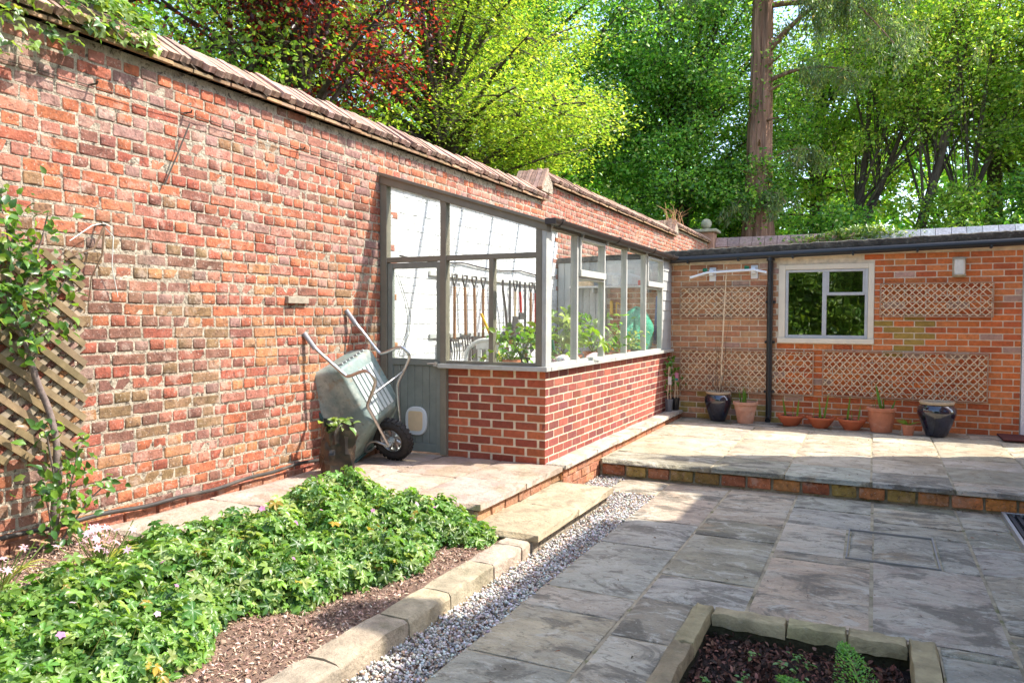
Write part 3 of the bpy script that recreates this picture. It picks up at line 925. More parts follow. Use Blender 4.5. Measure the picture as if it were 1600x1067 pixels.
# ================================================================== OLD GARDEN WALL
wall = thing('old_brick_wall', 'tall old weathered red brick garden wall with a sloping brick coping', 'wall', (XW, 3.0, 0))
E1, E2, E3 = 3.135, 3.40, 3.60
Y1, Y2, Y3 = 9.72, 17.35, 21.6
b = MB()
b.box(XW-0.34, XW-0.0032, -2.0, Y1, -0.2, E1+0.02)
b.box(XW-0.34, XW-0.0032, Y1, Y2, -0.2, E2+0.02)
b.box(XW-0.34, XW-0.0032, Y2, Y3, -0.2, E3+0.02)
b.build('mortar_core', m_old_mortar, wall)
ro = np.random.default_rng(51)
def old_col(y, z):
    r = ro.random()
    P_ = {'orange': (0.43, 0.125, 0.055), 'red': (0.34, 0.09, 0.055), 'dark': (0.19, 0.085, 0.065), 'olive': (0.22, 0.145, 0.07), 'grey': (0.29, 0.19, 0.16), 'pink': (0.39, 0.165, 0.115), 'yell': (0.42, 0.20, 0.085)}
    if z > 2.55: w = dict(orange=3, red=2, dark=0.7, olive=0.3, grey=3, pink=4)
    elif z > 1.95: w = dict(orange=4.5, red=3, dark=1.4, olive=0.5, grey=1.2, pink=2)
    elif z > 0.72 and y < 3.85: w = dict(orange=0.6, red=1.8, dark=3.4, olive=3.2, grey=0.8, pink=0.5, yell=0.3)
    elif z > 0.75 and y < 6.0: w = dict(orange=3.0, red=2.0, dark=0.8, olive=0.8, grey=0.4, pink=2.0, yell=2.0)
    else: w = dict(orange=4, red=2.5, dark=0.8, olive=0.6, grey=0.4, pink=2.5, yell=1.5)
    if y > 9.0: w = dict(orange=3, red=3, dark=0.8, grey=1.5, pink=3)
    ks = list(w)
    k = ks[ro.choice(len(ks), p=np.array(list(w.values()))/sum(w.values()))]
    mean = (0.36, 0.13, 0.078) if y > 3.85 or z > 1.95 else (0.22, 0.105, 0.062)
    return jit(tuple(0.72*p+0.28*q for p, q in zip(P_[k], mean)), ro, 0.16)
CH = 0.0785
bricks, whites = [], []
row = 0
z = 0.10
while z < E3+0.02:
    top = z+CH-0.0105+ro.uniform(-0.002, 0.002)
    hdr = row % 2 == 1
    y = -1.9+ro.uniform(0, 0.1)
    while y < Y3:
        L = (0.117 if hdr else 0.236)+ro.uniform(-0.012, 0.012)
        is_h = hdr
        if not hdr and ro.random() < 0.06: L, is_h = 0.117, True
        y1 = y+L-0.0105
        lim = E1 if y1 < Y1 else (E2 if y1 < Y2 else E3)
        zo = 0.006*math.sin(y*1.7+row*0.6)+0.004*math.sin(y*5+row)
        hidden = y1 > 10.4 and z < 2.2
        if top+zo < lim+0.01 and not hidden and y > (1.2 if z > 0 else 9):
            roofz = 2.843-0.0
            if y > 5.985 and y1 < 10.33 and z < 2.80:
                whites.append((y, y1, z+zo, top+zo, ro.uniform(-0.001, 0.0026), (0.8, 0.79, 0.77), is_h))
            else:
                bricks.append((y, y1, z+zo+ro.uniform(-0.002, 0.002), top+zo+ro.uniform(-0.003, 0.002), ro.uniform(-0.0022, 0.0042), old_col(y, z), is_h))
        y += L
    z += CH
    row += 1
lay_bricks(bricks, wall, TPL_OLD_S, TPL_OLD_H, m_old_o, m_old_a, ('x', XW), 300, 'brick', 0.035, 'far_brickwork')
mb_w = M('white_brick_attr', (0.8, 0.79, 0.77), 0.75)
lay_bricks(whites, wall, TPL_NEW_S, TPL_NEW_H, m_white_brick, m_white_brick, ('x', XW), 300, 'white_brick', 0.03, 'white_brickwork')
b = MB()
b.box(XW-0.05, XW-0.0025, 5.985, 10.32, 0.2, 2.83)
b.build('white_mortar', m_white_brick, wall)

# sloping coping bricks on a creasing course
cb = MB()
cb.add(*[list(map(tuple, TPL_OLD_H[0][0])), [tuple(f) for f in TPL_OLD_H[0][1].tolist()]])
cop_me = []
for V, F in brick_templates(4, 6, 9, 0.7):
    me = bpy.data.meshes.new('coping_brick')
    me.from_pydata(V.tolist(), [], F.tolist())
    me.materials.append(m_coping)
    cop_me.append(me)
def cop(p, rot, L, D, H, colr, name='coping_brick'):
    o = bpy.data.objects.new(name, random.choice(cop_me))
    link(o, wall)
    o.matrix_basis = Matrix.Translation(p) @ rot @ Matrix.Diagonal((L, D, H, 1))
    o.color = (*colr, 1)
    return o
CC_ = [(0.37, 0.23, 0.17), (0.41, 0.27, 0.205), (0.33, 0.205, 0.15), (0.42, 0.27, 0.20)]
SL = math.radians(33)
for (ya, yb, e, wdt) in ((1.2, Y1-0.05, E1, 0.095), (Y1+0.28, Y2-0.05, E2, 0.095), (Y2+0.3, Y3-0.2, E3, 0.12)):
    y = ya
    k = 0
    while y < yb:
        wv = wdt+random.uniform(-0.008, 0.008)
        lift = 0.005*math.sin(k*1.3)+random.uniform(-0.006, 0.006)
        # local x along the wall, local z up the slope, local -y = outer face
        rot = Matrix.Rotation(math.pi/2, 4, 'Z') @ Matrix.Rotation(random.uniform(-0.03, 0.03), 4, 'Y') @ Matrix.Rotation(-(math.pi/2-SL)+random.uniform(-0.02, 0.02), 4, 'X')
        cop((XW+0.11+random.uniform(-0.012, 0.012), y, e+0.072+lift), rot, wv-random.choice((0.004, 0.006, 0.016)), 0.046, 0.37, jit(CC_[k % 4], rs, 0.2))
        y += wv
        k += 1
    # far slope and filling, hidden from the garden
    f = MB()
    f.prism([(XW+0.05, e+0.03), (XW-0.165, e+0.225), (XW-0.44, e+0.06), (XW-0.44, e+0.0), (XW+0.05, e+0.0)], 'y', ya, yb)
    f.build('coping_bed', m_coping, wall, color=(0.2, 0.16, 0.12))
    # creasing tiles
    y = ya
    while y < yb:
        L = 0.165+random.uniform(-0.01, 0.01)
        t = MB()
        t.box(XW-0.02, XW+0.075+random.uniform(-0.012, 0.012), y, y+L-0.006, e+0.0, e+0.022)
        t.build('creasing_tile', m_coping, wall, color=jit((0.33, 0.21, 0.12), rs, 0.25))
        y += L
# stepped ends: a little cross-gabled cap where the wall rises
for (ys_, e) in ((Y1, E2), (Y2, E3)):
    f = MB()
    f.prism([(ys_-0.10, e-0.14), (ys_-0.10, e-0.09), (ys_+0.08, e+0.14), (ys_+0.27, e+0.0), (ys_+0.27, e-0.14)], 'x', XW-0.40, XW+0.055)
    f.build('cap_core', m_old_mortar, wall)
    for k in range(6):
        x = XW+0.075-0.078*(k+1)
        rot = Matrix.Rotation(-(math.pi/2-math.radians(52)), 4, 'X')
        cop((x, ys_-0.16, e-0.10+random.uniform(-0.008, 0.008)), rot, 0.07, 0.05, 0.38, jit(CC_[k % 4], rs, 0.15), 'cap_brick')

# protruding base course and hose
br = []
y = 1.3
while y < 5.8:
    L = 0.236+ro.uniform(-0.012, 0.012)
    br.append((y, y+L-0.012, 0.19, 0.275, 0.03+ro.uniform(-0.006, 0.006), jit((0.42, 0.17, 0.10), ro, 0.25), False))
    y += L
lay_bricks(br, wall, TPL_OLD_S, TPL_OLD_H, m_old_o, m_old_a, ('x', XW), 300, 'plinth_brick', 0.05)
hz = MB()
pts = [(XW+0.055, y, 0.305+0.012*math.sin(y*3)+0.006*math.sin(y*11)) for y in np.linspace(1.0, 5.35, 60)]
hz.tube(pts, 0.014, 8)
tag(hz.build('hose', m_hose, smooth=60), 'thin black hose pipe lying along the foot of the old wall', 'hose')

# training wire with nails, a hanging rod, nail with string, a wooden block
def nail(y, z, L, label, dx=0.07, drop=0.03):
    k = MB()
    k.tube([(XW-0.02, y, z), (XW+dx, y, z-0.004), (XW+dx+0.008, y, z+0.012)], 0.006, 6)
    return tag(k.build('wall_nail', m_wire, smooth=60), label, 'nail')
k = MB()
k.tube([(XW+0.03, y, 2.86-0.004*abs(math.sin(y*1.5))) for y in np.linspace(1.3, 5.6, 40)], 0.0028, 5)
tag(k.build('training_wire', m_wire, smooth=60), 'long thin training wire strung along the upper wall courses', 'wire')
nail(2.98, 2.87, 0.08, 'rusty nail in the upper wall nearest the ivy')
nail(4.77, 2.85, 0.06, 'small rusty nail on the wire above the wooden block')
nail(3.66, 2.87, 0.05, 'short nail at the top of the hanging rod')
k = MB()
k.tube([(XW+0.06, 3.655, 2.79), (XW+0.04, 3.57, 2.57), (XW+0.025, 3.48, 2.36)], 0.0055, 6)
tag(k.build('hanging_rod', m_wire, smooth=60), 'thin dark rod hanging aslant on the brick wall', 'rod')
t = thing('string_nail', 'nail with loose white string and twigs above the trellis', 'nail', (XW, 3.01, 2.05))
k = MB()
k.tube([(XW-0.02, 3.01, 2.05), (XW+0.09, 3.01, 2.04)], 0.007, 6)
k.build('nail', m_wire, t, smooth=60)
for pts in ([(0.05, 3.01, 2.05), (0.09, 3.06, 1.98), (0.06, 3.07, 1.80), (0.03, 3.13, 1.62)], [(0.06, 3.0, 2.05), (0.08, 2.93, 2.03), (0.07, 2.80, 1.93)], [(0.05, 3.02, 2.06), (0.1, 3.05, 2.03), (0.07, 3.07, 1.97)]):
    k = MB()
    k.tube([(XW+a, b_, c) for a, b_, c in pts], 0.003, 5)
    k.build('string', m_string, t, smooth=60)
for pts in ([(0.09, 3.0, 2.03), (0.1, 2.93, 1.90), (0.06, 2.72, 1.80)], [(0.09, 3.0, 2.03), (0.11, 2.97, 1.86), (0.08, 2.92, 1.72), (0.05, 2.92, 1.55)]):
    k = MB()
    k.tube([(XW+a, b_, c) for a, b_, c in pts], [0.008, 0.006, 0.004, 0.003][:len(pts)], 5)
    k.build('twig', m_twig, t, smooth=60)
k = MB()
k.box(XW-0.01, XW+0.035, 4.62, 4.86, 1.61, 1.665)
tag(k.build('wooden_block', m_oldwood, bevel=0.004), 'small weathered wooden block fixed to the brick wall', 'block')

# ================================================================== LEAN-TO GREENHOUSE
gh = thing('greenhouse', 'lean-to greenhouse with grey timber frame on low red brick walls', 'greenhouse', (-3.37, 6.0, Z_LEDGE))
rn = np.random.default_rng(61)
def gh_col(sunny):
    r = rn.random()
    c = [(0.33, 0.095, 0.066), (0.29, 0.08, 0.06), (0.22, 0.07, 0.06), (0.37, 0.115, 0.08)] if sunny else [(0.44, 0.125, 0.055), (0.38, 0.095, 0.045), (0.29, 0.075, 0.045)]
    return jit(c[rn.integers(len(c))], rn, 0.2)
H_ = 0.0745
front, side = [], []
for r in range(11):
    z0 = 0.232+r*H_
    z1 = z0+H_-0.0115
    u = -3.49+(0.11 if r % 2 else 0.0)
    if r % 2: front.append((-3.49, -3.49+0.10, z0, z1, 0, gh_col(0), True))
    while u < XG-0.02:
        u1 = min(u+0.215, XG-0.001)
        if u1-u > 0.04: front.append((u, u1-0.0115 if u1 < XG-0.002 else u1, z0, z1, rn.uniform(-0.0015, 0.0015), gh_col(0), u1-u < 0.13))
        u += 0.2265
    v = YG+0.012-(0.0 if r % 2 else 0.1135)
    while v < YB-0.02:
        a, c = max(v, YG+0.034), min(v+0.2125, YB-0.005)
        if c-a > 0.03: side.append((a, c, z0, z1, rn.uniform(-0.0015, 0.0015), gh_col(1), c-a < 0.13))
        v += 0.2265
fw_ = MB()
fw_.box(-3.49, XG-0.0025, YG+0.0372, YG+0.14, 0.2, 1.045)
fw_.box(XG-0.12, XG-0.0028, YG+0.14, YB, 0.2, 1.045)
fw_.build('mortar', m_new_mortar, gh)
lay_bricks(front, gh, TPL_NEW_S, TPL_NEW_H, m_new_o, m_new_a, ('y', YG+0.033), 120, 'front_brick', 0.03)
lay_bricks(side, gh, TPL_NEW_S, TPL_NEW_H, m_new_o, m_new_a, ('x', XG), 300, 'side_brick', 0.03, 'far_side_brickwork')

def part(name, mat, parent, *boxes, bevel=0.004):
    k = MB()
    for q in boxes: k.box(*q)
    return k.build(name, mat, parent, bevel=bevel)
def roof_z(x): return 2.843 + (x-XW)*(2.312-2.843)/(XG+0.011-XW)
yf0, yf1 = YG-0.01, YG+0.065
# front frame
part('post', m_frame, gh, (XW+0.004, XW+0.078, yf0, yf1, 0.25, 2.80))
part('post', m_frame, gh, (-3.553, -3.492, yf0, yf1, 0.25, 2.615))
part('corner_post', m_frame, gh, (-2.605, XG-0.018, yf0-0.004, YG+0.10, 1.085, 2.27))
part('corner_post', m_frame_l, gh, (XG-0.018, XG+0.022, yf0-0.002, YG+0.10, 1.086, 2.268))  # side half of the same post, coloured in the sunlit tone
part('transom', m_frame, gh, (XW+0.078, -3.553, yf0+0.004, yf1-0.004, 2.015, 2.062))
part('transom', m_frame, gh, (-3.492, -2.605, yf0+0.004, yf1-0.004, 2.015, 2.062))
part('mullion', m_frame, gh, (-3.058, -3.012, yf0+0.004, yf1-0.004, 1.11, 2.015))
part('bottom_rail', m_frame, gh, (-3.492, -2.605, yf0+0.004, yf1-0.004, 1.085, 1.112))
k = MB()
k.prism([(XW+0.003, 2.843), (XG+0.03, roof_z(XG+0.03)), (XG+0.03, roof_z(XG+0.03)-0.075), (XW+0.003, 2.843-0.085)], 'y', YG-0.022, YG+0.07)
k.build('top_rail', m_frame, gh, bevel=0.005)
k = MB()
k.prism([(XW+0.003, 2.862), (XG+0.05, roof_z(XG+0.05)+0.018), (XG+0.05, roof_z(XG+0.05)-0.01), (XW+0.003, 2.833)], 'y', YG-0.045, YG-0.024)
k.build('barge_board', m_frame, gh, bevel=0.003)
# glazing beads and panes on the front
def pane(poly, y, name='pane'):
    k = MB()
    k.prism(poly, 'y', y-0.002, y+0.002)
    return k.build(name, m_glass, gh)
yp = YG+0.03
def tz(x): return roof_z(x)-0.085
pane([(-4.137, 2.062), (-3.553, 2.062), (-3.553, tz(-3.553)), (-4.137, tz(-4.137))], yp)
pane([(-3.492, 2.062), (-2.605, 2.062), (-2.605, tz(-2.605)), (-3.492, tz(-3.492))], yp)
pane([(-3.492, 1.112), (-3.058, 1.112), (-3.058, 2.015), (-3.492, 2.015)], yp)
pane([(-3.012, 1.112), (-2.605, 1.112), (-2.605, 2.015), (-3.012, 2.015)], yp)
# sill
part('sill', m_frame_l, gh, (-3.56, XG+0.045, YG-0.045, YG+0.06, 1.045, 1.085))
part('sill', m_frame_l, gh, (XG-0.06, XG+0.05, YG+0.06, YB-0.01, 1.045, 1.084))
# door
door = part('door', m_door, gh, (-4.133, -4.082, YG+0.004, YG+0.048, 0.262, 2.008), (-3.60, -3.557, YG+0.004, YG+0.048, 0.262, 2.008), (-4.082, -3.60, YG+0.004, YG+0.048, 1.955, 2.008),
            (-4.082, -3.60, YG+0.004, YG+0.048, 1.06, 1.122), (-4.082, -3.60, YG+0.004, YG+0.048, 0.262, 0.34), bevel=0.004)
for i in range(6):
    x0 = -4.082+i*0.0803
    part('board', m_door, door, (x0+0.0015, x0+0.0788, YG+0.016, YG+0.036, 0.34, 1.06), bevel=0.005)
k = MB()
k.box(-4.082, -3.60, YG+0.024, YG+0.028, 1.122, 1.955)
k.build('door_pane', m_glass, door)
# mending strip over the crack in the door pane
k = MB()
pl = [(-4.055, 1.92), (-3.955, 1.66), (-3.92, 1.50), (-3.935, 1.36), (-4.04, 1.15)]
pr = [(-4.025, 1.90), (-3.925, 1.64), (-3.885, 1.49), (-3.905, 1.34), (-4.02, 1.14)]
for i in range(4):
    k.add([(pl[i][0], YG+0.020, pl[i][1]), (pr[i][0], YG+0.020, pr[i][1]), (pr[i+1][0], YG+0.020, pr[i+1][1]), (pl[i+1][0], YG+0.020, pl[i+1][1])], [(0, 1, 2, 3)])
k.build('mending_tape', m_glass, door)
for ln in (pl, pr):
    k = MB()
    k.tube([(a, YG+0.018, c) for a, c in ln], 0.0028, 5)
    k.build('tape_edge', m_black, door)
# cat flap
cx, cz = -3.815, 0.545
ov = [(cx+0.115*math.copysign(abs(math.cos(a))**0.75, math.cos(a)), cz+0.132*math.copysign(abs(math.sin(a))**0.75, math.sin(a))) for a in np.linspace(0, 2*math.pi, 28, endpoint=False)]
k = MB()
k.prism(ov, 'y', YG-0.012, YG+0.018)
cf = k.build('cat_flap', m_flapframe, door, bevel=0.006)
ov2 = [(cx+0.078*math.copysign(abs(math.cos(a))**0.35, math.cos(a)), cz+0.092*math.copysign(abs(math.sin(a))**(0.25 if math.sin(a) > 0 else 0.6), math.sin(a))) for a in np.linspace(0, 2*math.pi, 28, endpoint=False)]
k = MB()
k.prism(ov2, 'y', YG-0.016, YG-0.0125)
k.build('flap_panel', m_tan, cf)
# latch
k = MB()
k.box(-3.62, -3.53, YG-0.022, YG-0.011, 1.055, 1.078)
k.tube([(-3.575, YG-0.012, 1.085), (-3.575, YG-0.055, 1.085)], 0.016, 10)
k.tube([(-3.575, YG-0.05, 1.085), (-3.66, YG-0.055, 1.08)], 0.007, 8)
k.build('latch', m_steel, door, smooth=40)

# side frame
ym = [5.995, 6.67, 7.45, 8.23, 9.02, 9.82]
xs0, xs1 = XG-0.055, XG+0.012
part('post', m_frame_l, gh, (xs0, xs1, YG+0.10, YG+0.135, 1.085, 2.27))
for i, y in enumerate(ym[1:]):
    part('mullion', m_frame_l, gh, (xs0, xs1, y-0.019, y+0.019, 1.085, 2.27))
part('head_rail', m_frame, gh, (xs0, xs1+0.006, YG+0.10, YB-0.01, 2.27, 2.325), bevel=0.004)
part('bottom_rail', m_frame_l, gh, (xs0, xs1-0.004, YG+0.135, 9.80, 1.0845, 1.108))
BAY = [(YG+0.135, ym[1]-0.019)]+[(ym[i]+0.019, ym[i+1]-0.019) for i in range(1, 5)]
for i, (a, c) in enumerate(BAY):
    xg_ = XG-0.02
    if i in (1, 4):
        part('transom', m_frame_l, gh, (xs0, xs1, a, c, 1.868, 1.892))
        cs = part('casement', m_frame_l, gh, (xs0+0.01, xs1+0.026, a+0.003, c-0.003, 1.894, 1.958), (xs0+0.01, xs1+0.018, a+0.003, a+0.035, 1.958, 2.262), (xs0+0.01, xs1+0.018, c-0.035, c-0.003, 1.958, 2.262), (xs0+0.01, xs1+0.018, a+0.035, c-0.035, 2.235, 2.262))
        part('casement_pane', m_glass, cs, (xg_+0.008, xg_+0.012, a+0.035, c-0.035, 1.958, 2.235), bevel=0)
        part('pane', m_glass, gh, (xg_-0.002, xg_+0.002, a, c, 1.108, 1.868), bevel=0)
    else:
        part('pane', m_glass, gh, (xg_-0.002, xg_+0.002, a, c, 1.108, 2.27), bevel=0)
# boarded end beside the outbuilding
for i in range(9):
    z0 = 1.086+i*0.131
    k = MB()
    k.prism([(XG-0.03, z0), (XG+0.012, z0), (XG+0.002, min(z0+0.137, 2.268)), (XG-0.03, min(z0+0.137, 2.268))], 'y', 9.842, YB-0.02)
    k.build('weatherboard', m_boards, gh)
# gutter
k = MB()
gp = [(XG+0.075+0.052*math.cos(a), 2.335+0.052*math.sin(a)) for a in np.linspace(math.pi, 2*math.pi, 12)]
gi = [(XG+0.075+0.047*math.cos(a), 2.335+0.047*math.sin(a)) for a in np.linspace(2*math.pi, math.pi, 12)]
k.prism(gp+gi, 'y', YG-0.05, YB-0.12)
gt = k.build('gutter', m_gutter, gh, smooth=40)
part('gutter_end', m_gutter, gt, (XG+0.024, XG+0.126, YG-0.056, YG-0.048, 2.285, 2.337), bevel=0.01)
for y in (6.0, 7.6, 9.0, 9.9):
    k = MB()
    gp2 = [(XG+0.075+0.058*math.cos(a), 2.335+0.058*math.sin(a)) for a in np.linspace(math.pi, 2*math.pi, 12)]
    k.prism(gp2+[(XG+0.132, 2.345), (XG+0.018, 2.345)], 'y', y, y+0.05)
    k.build('gutter_bracket', m_gutter, gt, smooth=40)
# roof bars and glass
def rz2(x): return roof_z(x)+0.005
bars = [5.985, 6.76, 7.50, 8.25, 9.00, 9.75, 10.27]
for y in bars:
    k = MB()
    k.bar((XW+0.01, y, rz2(XW+0.01)-0.03), (XG+0.035, y, rz2(XG+0.035)-0.03), 0.036, 0.06)
    k.build('roof_bar', m_frame_l, gh)
for a, c in zip(bars[:-1], bars[1:]):
    k = MB()
    k.add([(XW+0.01, a, rz2(XW)+0.008), (XG+0.05, a, rz2(XG+0.05)+0.008), (XG+0.05, c, rz2(XG+0.05)+0.008), (XW+0.01, c, rz2(XW)+0.008)], [(0, 1, 2, 3)])
    k.build('roof_pane', m_glass_roof, gh)
part('wall_plate', m_frame_l, gh, (XW-0.002, XW+0.03, 6.05, YB-0.03, 2.755, 2.80))

# --- plinth slabs beside the greenhouse
b = MB()
b.box(XG-0.1, -2.385, 5.965, YB-0.005, -0.2, 0.21)
plinth = tag(b.build('plinth', m_new_mortar), kind='structure')
v = 5.94
for L in (0.82, 0.62, 0.86, 0.70, 0.78, 0.58):
    slab(plinth, XG-0.006, -2.335, v, min(v+L, YB-0.01), 0.262, 0.042, jit((0.48, 0.43, 0.35), rs, 0.1), m_slab_warm, 0.003)
    v += L
br = []
for r in range(3):
    z0 = -0.012+r*0.0765
    u = 5.97-(0.0 if r % 2 else 0.11)
    while u < YB-0.05:
        a = max(u, 5.97)
        c = min(u+0.215, YB-0.02)
        if c-a > 0.04 and not (z0 < 0.1 and a > 6.95): br.append((a, c, z0, z0+0.066, rn.uniform(-0.003, 0.003), jit((0.46, 0.19, 0.10), rn, 0.25), c-a < 0.12))
        u += 0.2265
lay_bricks(br, plinth, TPL_NEW_S, TPL_NEW_H, m_old_o, m_old_a, ('x', -2.372), 300, 'plinth_brick', 0.03)
br = [(XG-0.06, -2.378, 0.115, 0.21, 0.0, (0.46, 0.20, 0.08), False), (XG-0.06, -2.378, 0.02, 0.105, 0.002, (0.30, 0.22, 0.08), False)]
lay_bricks(br, plinth, TPL_OLD_S, TPL_OLD_H, m_old_o, m_old_a, ('y', 5.952), 300, 'plinth_end_brick', 0.03)

# ================================================================== OUTBUILDING
ob = thing('outbuilding', 'low flat-roofed orange brick outbuilding with a cream framed window', 'outbuilding', (-0.5, YB, Z_UP))
WX0, WX1, WZ0, WZ1 = -1.124, -0.007, 1.196, 2.196
def top_z(x): return 2.255+0.017*(x+2.52)
b = MB()
y0, y1 = YB+0.0045, YB+0.22
def ztop(x): return top_z(x)+0.04
b.box(-4.2, WX0, y0, y1, -0.1, 2.33)
b.box(WX1, 1.53, y0, y1, -0.1, 2.38)
b.box(WX0, WX1, y0, y1, -0.1, WZ0)
b.box(WX0, WX1, y0, y1, WZ1, 2.33)
b.box(2.35, 3.6, y0, y1, -0.1, 2.38)
b.box(1.53, 2.35, y0, y1, 2.25, 2.38)
b.build('wall_core', m_new_mortar, ob)
b = MB()
b.box(-4.2, -3.98, y1, 15.0, -0.1, 2.33)
b.box(3.4, 3.6, y1, 15.0, -0.1, 2.38)
b.box(-4.2, 3.6, 15.0, 15.2, -0.1, 2.4)
b.build('rear_walls', m_new_mortar, ob)
b = MB()
b.box(-3.98, 3.4, y1, 15.0, -0.02, 0.1)
b.build('floor', m_dark, ob)
rf = np.random.default_rng(71)
fac = []
for r in range(30):
    z0 = 0.150+r*0.0745
    z1 = z0+0.0635
    u = -3.52+(0.1135 if r % 2 else 0.0)
    while u < 1.52:
        a, c = u, u+0.2155
        u += 0.2265
        c = min(c, 1.525)
        if z1 > top_z(a)+0.005: continue
        segs = [(a, c)]
        if z1 > WZ0-0.004 and z0 < WZ1+0.004:
            segs = [(p, q) for p, q in ((a, min(c, WX0-0.004)), (max(a, WX1+0.004), c)) if q-p > 0.03]
        for p, q in segs:
            left = p < -1.25
            cs = [(0.60, 0.165, 0.045), (0.54, 0.14, 0.042), (0.62, 0.20, 0.065), (0.48, 0.12, 0.042)] if not left else [(0.50, 0.24, 0.12), (0.45, 0.20, 0.105), (0.54, 0.28, 0.14)]
            cc = cs[rf.integers(len(cs))]
            if left and z0 < 0.5 and rf.random() < 0.6: cc = (0.36, 0.24, 0.07)
            if -0.1 < p < 0.5 and 0.8 < z0 < 1.5 and rf.random() < 0.45: cc = (0.36, 0.23, 0.05)
            if rf.random() < 0.05: cc = (0.46, 0.28, 0.20)
            fac.append((p, q, z0, z1, rf.uniform(-0.0015, 0.0015), jit(cc, rf, 0.12), q-p < 0.12))
lay_bricks(fac, ob, TPL_NEW_S, TPL_NEW_H, m_new_o, m_new_a, ('y', YB), 300, 'brick', 0.03, 'further_brickwork')
# fascia, roof slab, gutter: both rise a little to the right
def sloped(name, mat, parent, za, zb, ya, yb, x0, x1, bevel=0.0):
    k = MB()
    s_ = 0.024
    k.prism([(x0, za+s_*(x0+2.52)), (x1, za+s_*(x1+2.52)), (x1, zb+s_*(x1+2.52)), (x0, zb+s_*(x0+2.52))], 'y', ya, yb)
    return k.build(name, mat, parent, bevel=bevel)
sloped('fascia_board', m_cream, ob, 2.248, 2.335, YB-0.035, YB-0.004, -2.50, 3.6)
k = MB()
nx = 130
rr_ = np.random.default_rng(73)
V, Fc = [], []
for i in range(nx):
    x = -2.66+6.3*i/(nx-1)
    zt = 2.425+0.024*(x+2.52)+rr_.uniform(-0.006, 0.008)
    yv = YB-0.085+rr_.uniform(-0.006, 0.006)
    V += [(x, yv+0.01, zt-0.095), (x, yv, zt-0.05), (x, yv+0.004, zt-0.012), (x, yv+0.03, zt), (x, YB+0.4, zt+0.01)]
for i in range(nx-1):
    for j in range(4):
        Fc.append((i*5+j, (i+1)*5+j, (i+1)*5+j+1, i*5+j+1))
k.add(V, Fc)
k.build('roof_edge', m_roof_edge, ob, smooth=50)
sloped('roof', m_roof_edge, ob, 2.345, 2.415, YB-0.06, 15.3, -4.2, 3.7)
k = MB()
nseg = 14
P0 = []
for x in (-2.55, 3.6):
    zz = 2.292+0.024*(x+2.52)
    P0.append([(x, YB-0.095+0.045*math.cos(a), zz+0.045*math.sin(a)) for a in np.linspace(0, 2*math.pi, nseg, endpoint=False)])
k.add(P0[0]+P0[1], [(i, (i+1) % nseg, nseg+(i+1) % nseg, nseg+i) for i in range(nseg)]+[tuple(range(nseg)), tuple(range(2*nseg-1, nseg-1, -1))])
g2 = k.build('gutter', m_black, ob, smooth=40)
for x in (-2.28, -1.62, -0.95, -0.25, 0.45, 1.2):
    zz = 2.292+0.024*(x+2.52)
    part('gutter_clip', m_black, g2, (x-0.012, x+0.012, YB-0.15, YB-0.04, zz-0.058, zz-0.02), bevel=0.003)
dp = MB()
dp.tube([(-1.222, YB-0.06, 2.29), (-1.222, YB-0.06, 0.26), (-1.222, YB-0.075, 0.21), (-1.222, YB-0.13, 0.185)], 0.037, 14)
dpo = dp.build('drainpipe', m_black, ob, smooth=40)
k = MB()
k.tube([(-1.222, YB-0.075, 2.335), (-1.222, YB-0.075, 2.25)], 0.052, 14)
k.build('outlet', m_black, dpo, smooth=40)
for z in (0.55, 1.2, 1.72):
    part('pipe_bracket', m_black, dpo, (-1.285, -1.16, YB-0.045, YB-0.003, z-0.016, z+0.016), bevel=0.004)

# window
wn = part('window', m_cream, ob, (WX0, WX0+0.082, YB-0.012, YB+0.12, WZ0+0.06, WZ1), (WX1-0.066, WX1, YB-0.012, YB+0.12, WZ0+0.06, WZ1), (WX0+0.082, WX1-0.066, YB-0.012, YB+0.12, WZ1-0.064, WZ1))
part('window_sill', m_cream, wn, (WX0-0.008, WX1+0.008, YB-0.045, YB+0.12, WZ0-0.004, WZ0+0.06), bevel=0.006)
ix0, ix1, iz0, iz1 = WX0+0.084, WX1-0.068, WZ0+0.062, WZ1-0.066
part('window_frame', m_winframe, wn, (ix0, ix0+0.035, YB+0.0, YB+0.045, iz0, iz1), (ix1-0.035, ix1, YB+0.0, YB+0.045, iz0, iz1), (ix0+0.035, ix1-0.035, YB+0.0, YB+0.045, iz1-0.032, iz1), (ix0+0.035, ix1-0.035, YB+0.0, YB+0.045, iz0, iz0+0.038), bevel=0.004)
part('mullion', m_winframe, wn, (-0.600, -0.548, YB-0.004, YB+0.043, iz0+0.038, iz1-0.032))
part('transom', m_winframe, wn, (-0.548, ix1-0.035, YB-0.004, YB+0.043, 1.800, 1.838))
part('casement_frame', m_winframe, wn, (-0.548, -0.522, YB+0.0, YB+0.04, 1.838, iz1-0.032), (ix1-0.061, ix1-0.035, YB+0.0, YB+0.04, 1.838, iz1-0.032))
for x0, x1, z0, z1 in ((ix0+0.035, -0.600, iz0+0.038, iz1-0.032), (-0.548, ix1-0.035, iz0+0.038, 1.800), (-0.522, ix1-0.061, 1.838, iz1-0.032)):
    part('pane', m_glass_w, wn, (x0, x1, YB+0.02, YB+0.024, z0, z1), bevel=0)
# white door frame at the right-hand end
dfm = part('door', m_white, ob, (1.615, 2.27, YB+0.06, YB+0.10, 0.17, 2.17))
part('door_frame', m_white, dfm, (1.535, 1.61, YB-0.015, YB+0.1, 0.165, 2.25), (2.275, 2.35, YB-0.015, YB+0.1, 0.165, 2.25), (1.61, 2.275, YB-0.012, YB+0.1, 2.175, 2.25))
